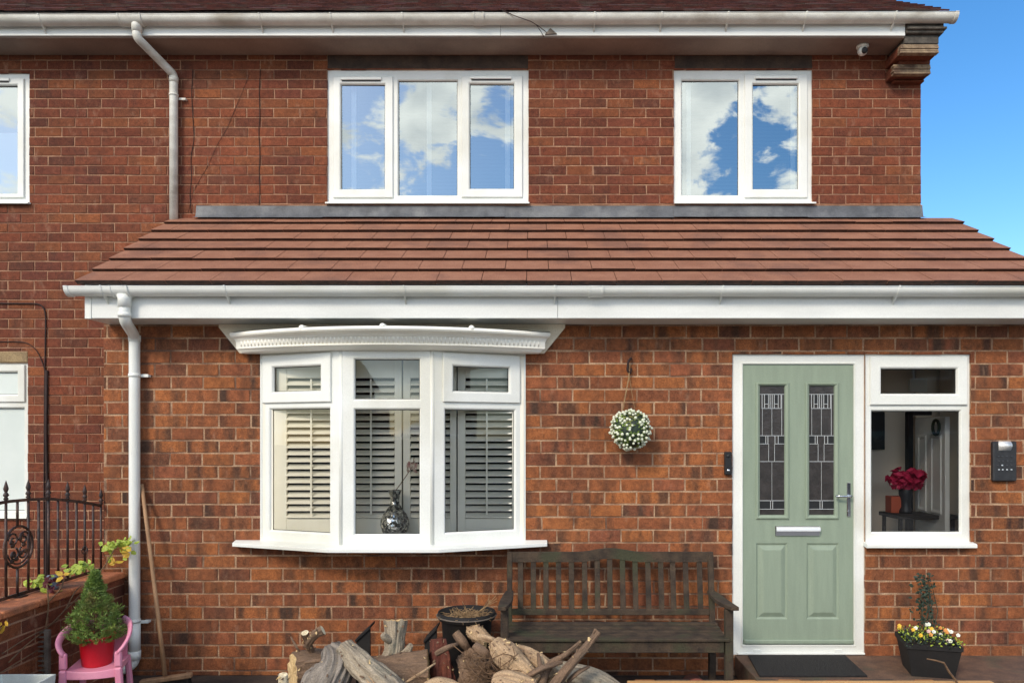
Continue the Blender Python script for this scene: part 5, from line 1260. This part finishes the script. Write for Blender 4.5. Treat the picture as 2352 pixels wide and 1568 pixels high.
for k in range(520):
    x, y = rnd.uniform(-.165, .165), rnd.uniform(-.18, .18); c = Vector((x, y, H_ - .02 + rnd.uniform(0, .065) * (1.15 - abs(x) * 3)))
    d_ = Vector((rnd.gauss(0, 1), rnd.gauss(0, 1), rnd.uniform(.1, 1.2))).normalized(); u = d_.cross(Vector((rnd.gauss(0, 1), rnd.gauss(0, 1), .5))).normalized(); s_ = rnd.uniform(.014, .026)
    lf.add([c, c + d_ * s_ * .5 + u * s_ * .3, c + d_ * s_, c + d_ * s_ * .5 - u * s_ * .3], [(0, 1, 2, 3)])
lf.build('leaves', 'darkleaf', pln, fix=False)
lf = MB(); lf.T = T
for k in range(320):
    x, y = rnd.uniform(-.165, .165), rnd.uniform(-.19, .15); c = Vector((x, y, H_ + rnd.uniform(0, .06) * (1.15 - abs(x) * 3)))
    d_ = Vector((rnd.gauss(0, 1), rnd.gauss(0, 1), rnd.uniform(.1, 1.2))).normalized(); u = d_.cross(Vector((rnd.gauss(0, 1), rnd.gauss(0, 1), .5))).normalized(); s_ = rnd.uniform(.012, .02)
    lf.add([c, c + d_ * s_ * .5 + u * s_ * .3, c + d_ * s_, c + d_ * s_ * .5 - u * s_ * .3], [(0, 1, 2, 3)])
lf.build('bright_leaves', 'lime', pln, fix=False)
for nm, m_, cnt in (('yellow_flowers', 'petal_y', 5), ('white_flowers', 'petal_w', 9), ('orange_flowers', 'petal_o', 4), ('pink_flowers', 'petal_p', 2)):
    for k in range(cnt):
        mb = MB(); mb.T = T
        x = rnd.uniform(-.165, .02) if 'yellow' in nm else rnd.uniform(-.09, .165) if 'white' in nm else rnd.uniform(-.05, .16)
        y = rnd.uniform(-.18, .1); c = Vector((x, y, H_ + .03 + rnd.uniform(0, .055))); f_ = Vector((rnd.gauss(0, .3), -1, rnd.uniform(.2, .8))).normalized(); u = f_.cross(Vector((0, 0, 1))).normalized(); v = u.cross(f_)
        for q in range(5):
            a_ = q * 2 * math.pi / 5 + .3; r_ = .0085; pc2 = c + (u * math.cos(a_) + v * math.sin(a_)) * r_ * .75 + f_ * .002 * (q % 2)
            mb.add([pc2 + (u * math.cos(t) + v * math.sin(t)) * r_ * .8 for t in [j * math.pi / 4 for j in range(8)]], [tuple(range(8))])
        mb.build('flower', m_, pln, fix=False)
mb = MB()
for k in range(9):
    b0_ = T @ Vector((rnd.uniform(-.06, .06), rnd.uniform(0, .12), H_ - .02)); t_ = P(2127 + rnd.gauss(0, 14), rnd.uniform(1320, 1400), 5.12); mb.tube([b0_, b0_.lerp(t_, .5) + Vector((rnd.gauss(0, .015), 0, .02)), t_], .0022, 5)
mb.build('tall_stems', 'darkleaf', pln, fix=False)
mb = MB()
for k in range(230):
    t = rnd.random(); c = P(2124 + rnd.gauss(0, 15 - 7 * t), 1435 - 115 * t, 5.08); leafy(mb, c, 1, (.006, .02, .01), .026, rnd)
mb.build('tall_foliage', 'darkleaf', pln, fix=False)
mb = MB(); mb.tube([P(2129, 1512, 4.55), P(2150, 1516, 4.55), P(2168, 1521, 4.55), P(2180, 1542, 4.55), P(2196, 1562, 4.55), P(2225, 1640, 4.6), P(2240, 1690, 4.7) * 1 ], [.004, .005, .006, .007, .007, .008, .008], 8)
o = mb.build('bent_twig', 'stem'); tag(o, 'pale bent twig sticking up in front of the pansy planter', 'twig')
# pot under the bench
tp = thing('clay_pot', (X(1585, 4.85), 4.85, 0), 'reddish clay pot lying under the bench', 'pot')
mb = MB(); ax = Matrix.Rotation(R(78), 3, 'X') ; mb.lathe([(0, .0), (.06, 0), (.085, -.13), (.092, -.13), (.095, -.16), (.086, -.16), (.075, -.12), (.05, -.01), (0, -.008)], (X(1585, 4.85), 4.80, .095), 26, True, Matrix.Rotation(R(-82), 3, 'X')); mb.build('pot_body', 'terracotta', tp)

# ------------------------------------------------------------------ log pile
def log(name, pts, rad, m, label, endm='cut', rough=.12, seg=72, cat='log', oval=(1, 1), seed=0, group='cut logs piled in front of the wall', jag=0., endlab=None, ends=(1, 1), fur=.45):
    pts = [Vector(p) for p in pts]; sp_ = []
    for i in range(len(pts) - 1):
        for k in range(16): sp_.append((i + k / 16))
    sp_.append(len(pts) - 1)
    def ev(arr, t):
        i = min(int(t), len(arr) - 2); f = t - i
        p0, p1, p2, p3 = arr[max(i - 1, 0)], arr[i], arr[i + 1], arr[min(i + 2, len(arr) - 1)]
        return .5 * ((2 * p1) + (p2 - p0) * f + (2 * p0 - 5 * p1 + 4 * p2 - p3) * f * f + (3 * p1 - p0 - 3 * p2 + p3) * f ** 3)
    C = [ev(pts, t) for t in sp_]; Rr = [ev(rad, t) for t in sp_]; n = len(C)
    me_v, fs, uvs = [], [], []; prev = None; S = 0
    rings = []
    for i in range(n):
        d_ = (C[min(i + 1, n - 1)] - C[max(i - 1, 0)]).normalized()
        if i: S += (C[i] - C[i - 1]).length
        ref = Vector((0, 0, 1)) if abs(d_.z) < .85 else Vector((0, 1, 0))
        u = (ref - d_ * ref.dot(d_)).normalized() if prev is None else (prev - d_ * prev.dot(d_)).normalized(); prev = u; v = d_.cross(u)
        for k in range(seg):
            a = 2 * math.pi * k / seg; r0 = Rr[i]
            nz = mnoise.noise((math.cos(a) * 1.4 + seed, math.sin(a) * 1.4, S * 3.)) * 1.3 + mnoise.noise((math.cos(a) * 5 + seed, math.sin(a) * 5, S * 9)) * .5 + mnoise.noise((math.cos(a) * 14, math.sin(a) * 14 + seed, S * 22)) * .28
            if fur: nz += fur * (1 - 2 * abs(mnoise.noise((math.cos(a) * 9 + seed, math.sin(a) * 9, S * 4)))) + fur * .6 * mnoise.noise((math.cos(a) * 22, math.sin(a) * 22 + seed, S * 14))
            e_ = 0
            if jag and i in (0, n - 1): e_ = jag * mnoise.noise((a * 3, seed, i)) * (1 if i else -1)
            me_v.append(C[i] + (u * math.cos(a) * oval[0] + v * math.sin(a) * oval[1]) * r0 * (1 + rough * nz) + d_ * e_)
            uvs.append((S, a * max(Rr) * 1.0))
    for i in range(n - 1):
        for k in range(seg): fs.append((i * seg + k, i * seg + (k + 1) % seg, (i + 1) * seg + (k + 1) % seg, (i + 1) * seg + k))
    me = bpy.data.meshes.new(name); me.from_pydata(me_v, [], fs)
    ul = me.uv_layers.new(name='UVMap')
    for p in me.polygons:
        p.use_smooth = True; ks = [i % seg for i in fs[p.index]]; wrap = (0 in ks and seg - 1 in ks)
        for li in p.loop_indices:
            vi = me.loops[li].vertex_index; q = uvs[vi]; ul.data[li].uv = (q[0] + seed, q[1] + (2 * math.pi * max(Rr) if wrap and vi % seg == 0 else 0))
    me.materials.append(M[m]); o = bpy.data.objects.new(name, me); sc.collection.objects.link(o); tag(o, label, cat, group)
    for e_i, (i, on) in enumerate(zip((0, n - 1), ends)):
        if not on: continue
        mb = MB(); ringp = [me_v[i * seg + k] for k in range(seg)]; c = sum(ringp, Vector()) / seg; vs = ringp + [c.lerp(p, .5) + Vector((0, 0, random.uniform(-.002, .002))) for p in ringp] + [c]
        mb.add(vs, [(k, (k + 1) % seg, seg + (k + 1) % seg, seg + k) for k in range(seg)] + [(seg + k, seg + (k + 1) % seg, 2 * seg) for k in range(seg)]); mb.build('cut_end', endm, o, fix=False)
    return o
def PP(*a): return [P(*p) for p in a]
log('log', PP((672, 1545, 4.57), (715, 1540, 4.63), (775, 1538, 4.74)), [.118, .126, .125], 'bark_brown', 'thick brown log with a pale ragged cut face at the left end of the pile', 'cut', seed=1, jag=.02)
log('log', PP((835, 1560, 4.72), (910, 1555, 4.72), (986, 1546, 4.74)), [.13, .135, .137], 'bark_brown', 'thick brown barked log lying level below the upright stump', 'cut', seed=4, jag=.012)
log('log', PP((756, 1492, 4.50), (770, 1530, 4.42), (735, 1600, 4.36)), [.055, .12, .15], 'bark_grey', 'dark grey log with deeply furrowed bark second from the left', 'bark_grey', rough=.22, seed=7, oval=(1, .8), fur=1.1)
log('log', PP((790, 1482, 4.42), (835, 1530, 4.34), (900, 1590, 4.28), (930, 1630, 4.25)), [.05, .078, .088, .09], 'bark_smooth', 'smooth grey split log slanting down from the furrowed log', 'cut', rough=.2, fur=.8, seed=9, oval=(.8, 1))
log('log', PP((806, 1520, 4.36), (850, 1560, 4.28), (880, 1610, 4.22)), [.02, .04, .04], 'bark_tan', 'narrow pale split piece lying along the smooth grey log', 'cut', seed=10)
log('log', PP((888, 1530, 4.80), (903, 1500, 4.80), (907, 1460, 4.82), (908, 1424, 4.84)), [.066, .062, .060, .070], 'bark_smooth', 'upright grey stump with two branch stubs and a ragged top', 'cut', rough=.17, fur=.8, seed=12, jag=.02)
log('branch_stub', PP((895, 1470, 4.76), (884, 1462, 4.74), (880, 1455, 4.73)), [.02, .022, .017], 'bark_smooth', 'short round stub on the left of the upright stump', 'bark_smooth', seed=13, group=None, cat='branch')
log('branch_stub', PP((925, 1505, 4.78), (938, 1490, 4.76), (944, 1480, 4.75)), [.028, .024, .016], 'bark_smooth', 'short round stub low on the right of the upright stump', 'bark_smooth', seed=14, group=None, cat='branch')
log('log', PP((742, 1446, 4.50), (722, 1458, 4.5), (705, 1484, 4.56)), [.030, .026, .02], 'bark_brown', 'sawn branch with a pale oval cut end at the top left of the pile', 'cut_white', seed=15, oval=(1, .8), rough=.05)
log('log', PP((700, 1452, 4.52), (706, 1470, 4.55), (716, 1496, 4.6)), [.022, .02, .018], 'bark_brown', 'short stub with a whitish end left of the pale oval cut', 'cut_white', seed=16, rough=.05)
log('log', PP((650, 1548, 4.35), (652, 1580, 4.37), (656, 1640, 4.4)), [.026, .03, .03], 'cut_white', 'peeled pale stick at the far left foot of the pile', 'cut_white', seed=17, rough=.06)
log('log', PP((1060, 1428, 4.78), (1090, 1450, 4.72), (1118, 1472, 4.68)), [.030, .052, .040], 'bark_tan', 'pale splintered log leaning against the black bucket', 'cut', seed=18, jag=.03, rough=.22)
log('log', PP((1068, 1500, 4.75), (1095, 1540, 4.70), (1100, 1620, 4.66)), [.06, .11, .13], 'bark_brown', 'dark tangled root ball between the red and tan logs', 'bark_brown', seed=19, rough=.3)
log('log', PP((1018, 1464, 4.84), (1022, 1510, 4.82), (1026, 1600, 4.8)), [.07, .085, .10], 'bark_red', 'reddish brown barked log standing beside the level brown log', 'bark_red', seed=20, rough=.2, fur=.9)
log('log', PP((1134, 1474, 4.52), (1160, 1500, 4.48), (1195, 1530, 4.42), (1236, 1562, 4.36)), [.04, .075, .062, .03], 'bark_tan', 'club shaped tan log slanting right in the middle of the pile', 'bark_tan', seed=21,rough=.12, fur=.7)
log('log', PP((1186, 1490, 4.60), (1212, 1506, 4.56), (1248, 1530, 4.5), (1270, 1556, 4.46)), [.034, .056, .056, .04], 'bark_tan', 'shorter tan log just right of the club shaped one', 'bark_tan', seed=22,rough=.12, fur=.7)
log('log', PP((1135, 1572, 4.30), (1165, 1572, 4.28), (1225, 1590, 4.25)), [.05, .075, .07], 'bark_tan', 'tan log end at the bottom edge below the club shaped one', 'bark_tan', seed=23,rough=.12, fur=.7)
log('log', PP((975, 1590, 4.28), (1010, 1582, 4.28), (1050, 1590, 4.28)), [.05, .065, .05], 'bark_tan', 'rounded tan log end at the bottom edge below the red log', 'bark_tan', seed=24,rough=.12, fur=.7)
log('log', PP((1374, 1450, 4.42), (1342, 1490, 4.38), (1300, 1538, 4.34), (1262, 1590, 4.3)), [.021, .023, .028, .036], 'bark_brown', 'straight sawn branch poking up in front of the bench seat', 'cut', seed=25, rough=.06)
log('log', PP((1334, 1472, 4.46), (1300, 1502, 4.42), (1262, 1528, 4.40), (1240, 1580, 4.36)), [.010, .016, .022, .024], 'bark_brown', 'thin dark branch running beside the straight sawn branch', 'bark_brown', seed=26, rough=.15)
log('log', PP((1236, 1520, 4.72), (1300, 1545, 4.66), (1370, 1565, 4.60), (1436, 1592, 4.56)), [.04, .095, .10, .045], 'bark_smooth', 'flat pale grey log lying at the right end of the pile', 'cut', seed=27, rough=.1, oval=(.7, 1))
# split shards and sticks
rnd = random.Random(77)
for k, (v0, y0_, v1, y1_, dd, r_, m_, lab) in enumerate([
    (700, 1520, 790, 1500, 4.46, .010, 'bark_brown', 'thin stick lying on the left brown log'), (1002, 1500, 1050, 1478, 4.60, .016, 'bark_brown', 'short dark stick in front of the reddish log'),
    (1098, 1462, 1160, 1484, 4.56, .018, 'bark_tan', 'splintered tan shard above the root tangle'), (1090, 1480, 1135, 1510, 4.50, .022, 'bark_brown', 'broken brown branch left of the club shaped log'),
    (1200, 1560, 1290, 1520, 4.34, .016, 'bark_brown', 'brown branch crossing the foot of the straight sawn branch'), (1246, 1566, 1236, 1500, 4.40, .012, 'bark_brown', 'thin upright twig between the tan logs and the sawn branch'),
    (930, 1568, 1000, 1522, 4.40, .007, 'bark_tan', 'thin pale twig leaning on the level brown log'), (690, 1500, 668, 1462, 4.60, .006, 'bark_brown', 'bare twig sticking up at the left top of the pile'),
    (1300, 1568, 1352, 1530, 4.40, .012, 'bark_brown', 'dark twig lying on the flat pale grey log'), (1046, 1452, 1082, 1500, 4.70, .024, 'bark_brown', 'rough brown branch below the splintered log')]):
    mid = P((v0 + v1) / 2, (y0_ + y1_) / 2 + rnd.uniform(-6, 6), dd - .02)
    log('stick', [P(v0, y0_, dd), mid, P(v1, y1_, dd + .06)], [r_, r_ * 1.15, r_ * .7], m_, lab, 'cut', seg=20, seed=40 + k, cat='stick', group='loose sticks in the log pile', rough=.2)
# bark flakes and wood chips stuck on and between the logs
rnd = random.Random(88)
for nm_, m_, cnt, lab in (('wood_chips', 'cut', 260, 'pale wood chips and splinters scattered over the log pile'), ('bark_flakes', 'bark_brown', 620, 'loose dark bark flakes scattered over the log pile')):
    mb = MB(); srcs = [o for o in sc.objects if o.name.split('.')[0] == 'log']
    for k in range(cnt):
        o = rnd.choice(srcs); v_ = rnd.choice(o.data.vertices)
        if v_.normal.y > .2: continue
        c = v_.co + v_.normal * .001; t1_ = v_.normal.cross(Vector((rnd.gauss(0, 1), rnd.gauss(0, 1), rnd.gauss(0, 1)))).normalized(); t2_ = v_.normal.cross(t1_)
        L_, w_ = rnd.uniform(.006, .026), rnd.uniform(.002, .007)
        mb.add([c - t1_ * L_ * .5 - t2_ * w_, c - t1_ * L_ * .4 + t2_ * w_, c + t1_ * L_ * .5 + t2_ * w_ * .5 + v_.normal * L_ * .5, c + t1_ * L_ * .6 - t2_ * w_ + v_.normal * L_ * .35, c + v_.normal * .004], [(0, 1, 4), (1, 2, 4), (2, 3, 4), (3, 0, 4)])
    o = mb.build(nm_, m_, fix=False); tag(o, lab, 'wood chips', kind='stuff')
# twiggy tangle
mb = MB(); rnd = random.Random(6)
for k in range(170):
    c = P(rnd.uniform(1070, 1180), rnd.uniform(1500, 1568), rnd.uniform(4.32, 4.6)); d_ = Vector((rnd.gauss(0, 1), rnd.gauss(0, .5), rnd.gauss(0, .8))).normalized() * rnd.uniform(.03, .09)
    mb.tube([c - d_, c + Vector((rnd.gauss(0, .01), 0, rnd.gauss(0, .01))), c + d_], rnd.uniform(.0012, .003), 4, False)
for pts in ([(1075, 1528, 4.36), (1090, 1545, 4.34), (1110, 1568, 4.32)], [(940, 1535, 4.3), (960, 1555, 4.28), (985, 1580, 4.26)], [(1040, 1480, 4.5), (1070, 1505, 4.45), (1095, 1530, 4.4)]): mb.tube(PP(*pts), .003, 5)
o = mb.build('root_tangle', 'stem', fix=False); tag(o, 'tangle of thin roots and twigs over the middle of the log pile', 'roots', kind='stuff')
# bucket with dead plants
dbk = 4.86; bxc = X(1072, dbk); zr_ = Z(1403, dbk)
bk_ = thing('black_bucket', (bxc, dbk, 0), 'black tub of dried dead stems beside the bench', 'tub')
mb = MB(); mb.lathe([(0, .0), (.13, 0), (.165, zr_ - .05), (.185, zr_ - .045), (.192, zr_ - .02), (.188, zr_), (.178, zr_), (.165, zr_ - .06), (0, zr_ - .065)], (bxc, dbk, 0), 40); mb.build('tub_body', 'black_rough', bk_)
mb = MB(); mb.tube([(bxc + .194 * math.cos(a), dbk + .194 * math.sin(a), zr_ - .022) for a in [2 * math.pi * k / 40 for k in range(41)]], .005, 6, False); mb.build('tub_rim', 'grey_metal', bk_)
mb = MB(); mb.lathe([(0, zr_ - .035), (.17, zr_ - .045)], (bxc, dbk, 0), 30); mb.build('soil', 'soil', bk_)
mb = MB()
for k in range(190):
    a = rnd.uniform(0, 6.28); r_ = rnd.uniform(0, .16); c = Vector((bxc + r_ * math.cos(a), dbk + r_ * math.sin(a), zr_ - .035)); d_ = Vector((rnd.gauss(0, 1), rnd.gauss(0, 1), rnd.uniform(.0, .6))).normalized() * rnd.uniform(.04, .10)
    mb.tube([c, c + d_ * .5 + Vector((0, 0, .01)), c + d_], .0016, 4, False)
for k in range(7): c = Vector((bxc + .04, dbk, zr_ - .03)); mb.tube([c, P(1110 + k * 2, 1395 - k, 4.86), P(1120 + rnd.uniform(-4, 22), 1370 + rnd.uniform(-6, 14), 4.86)], .002, 4, False)
mb.build('dead_stems', 'straw', bk_, fix=False)
# folded black plastic corners
for (v0, v1, yt, yb__, dd, lab) in ((826, 862, 1428, 1512, 4.95, 'angular black plastic piece leaning left of the upright stump'), (980, 1012, 1430, 1520, 4.95, 'angular black plastic piece leaning left of the black tub')):
    mb = MB(); a = P(v0, yt + 32, dd); b = P(v1 - 4, yt, dd); z0_ = 0
    mb.prism([(a.x, 0), (X(v1, dd) - .01, 0), (X(v1, dd) - .012, b.z - .03), (b.x, b.z), (a.x, a.z)], dd - .10, dd - .085)
    mb.prism([(a.x - .004, a.z - .012), (b.x + .004, b.z - .012), (b.x + .004, b.z + .006), (a.x - .004, a.z + .006)], dd - .115, dd + .02)
    mb.prism([(a.x, 0), (a.x + .012, 0), (a.x + .012, a.z), (a.x, a.z)], dd - .085, dd + .02)
    o = mb.build('plastic_offcut', 'black_rough', bevel=.002); tag(o, lab, 'plastic piece')

# ------------------------------------------------------------------ across the street (seen only as reflections in the glass)
M['render_w'] = mat('pebble_dash', (150, 140, 124), (128, 118, 104), .95, 3, 6, .4, 60, grit=.3)
M['asphalt'] = mat('asphalt', (66, 66, 66), (54, 54, 54), .9, 8, 6, .3, 80, grit=.3)
g = MB(); g.box(-60, 60, -14, -7, .0, .006); struct(g.build('road', 'asphalt'))
g = MB(); g.box(-60, 60, -16, -14.0, 0, .12); struct(g.build('pavement', 'paving'))
hd_ = MB(); rnd = random.Random(31)
for k in range(9000):
    x = rnd.uniform(-16, 18); z = rnd.uniform(.02, 1.7) ; y = -16.4 + rnd.choice((-.35, .35)) * math.sqrt(rnd.random()) ; z = z if rnd.random() < .8 else 1.7 + rnd.uniform(-.08, .1)
    d_ = Vector((rnd.gauss(0, 1), rnd.gauss(0, 1), rnd.gauss(0, 1))).normalized() * .09; u = d_.cross(Vector((rnd.gauss(0, 1), rnd.gauss(0, 1), rnd.gauss(0, 1)))).normalized() * .05
    c = Vector((x, y, z)); hd_.quad(c - d_, c + u, c + d_, c - u)
hd_.box(-16, 18, -16.65, -16.15, 0, 1.6)
o = hd_.build('hedge', 'darkleaf', fix=False); tag(o, 'long clipped hedge across the street behind the viewer', 'hedge')
for hi, hx in enumerate((-13, 1, 15)):
    oh = thing('opposite_house', (hx, -24, 0), ('left', 'middle', 'right')[hi] + ' one of the houses across the street behind the viewer', 'house', 'houses across the street')
    mb = MB(); mb.box(hx - 5, hx + 5, -29, -22, 0, 4.6); mb.build('wall', ('brick_old', 'render_w', 'brick_old')[hi], oh)
    mb = MB(); mb.add([(hx - 5.3, -21.6, 4.5), (hx + 5.3, -21.6, 4.5), (hx + 5.3, -29.4, 4.5), (hx - 5.3, -29.4, 4.5), (hx - 4.6, -25.5, 6.4), (hx + 4.6, -25.5, 6.4)], [(0, 1, 5, 4), (2, 3, 4, 5), (1, 2, 5), (3, 0, 4), (3, 2, 1, 0)]); mb.build('roof', 'tile_up', oh)
    for wx in (-3, 3):
        for wz in (1.0, 3.2):
            mb = MB(); mb.box(hx + wx - .9, hx + wx + .9, -22.03, -21.97, wz, wz + 1.1); f_ = mb.build('window', 'upvc', oh)
            mb = MB(); mb.box(hx + wx - .8, hx + wx + .8, -21.969, -21.96, wz + .1, wz + 1.0); mb.build('pane', 'gasket', f_)
    mb = MB(); mb.box(hx - .5, hx + .5, -22.0, -21.94, 0, 2.1); mb.build('front_door', 'door', oh)
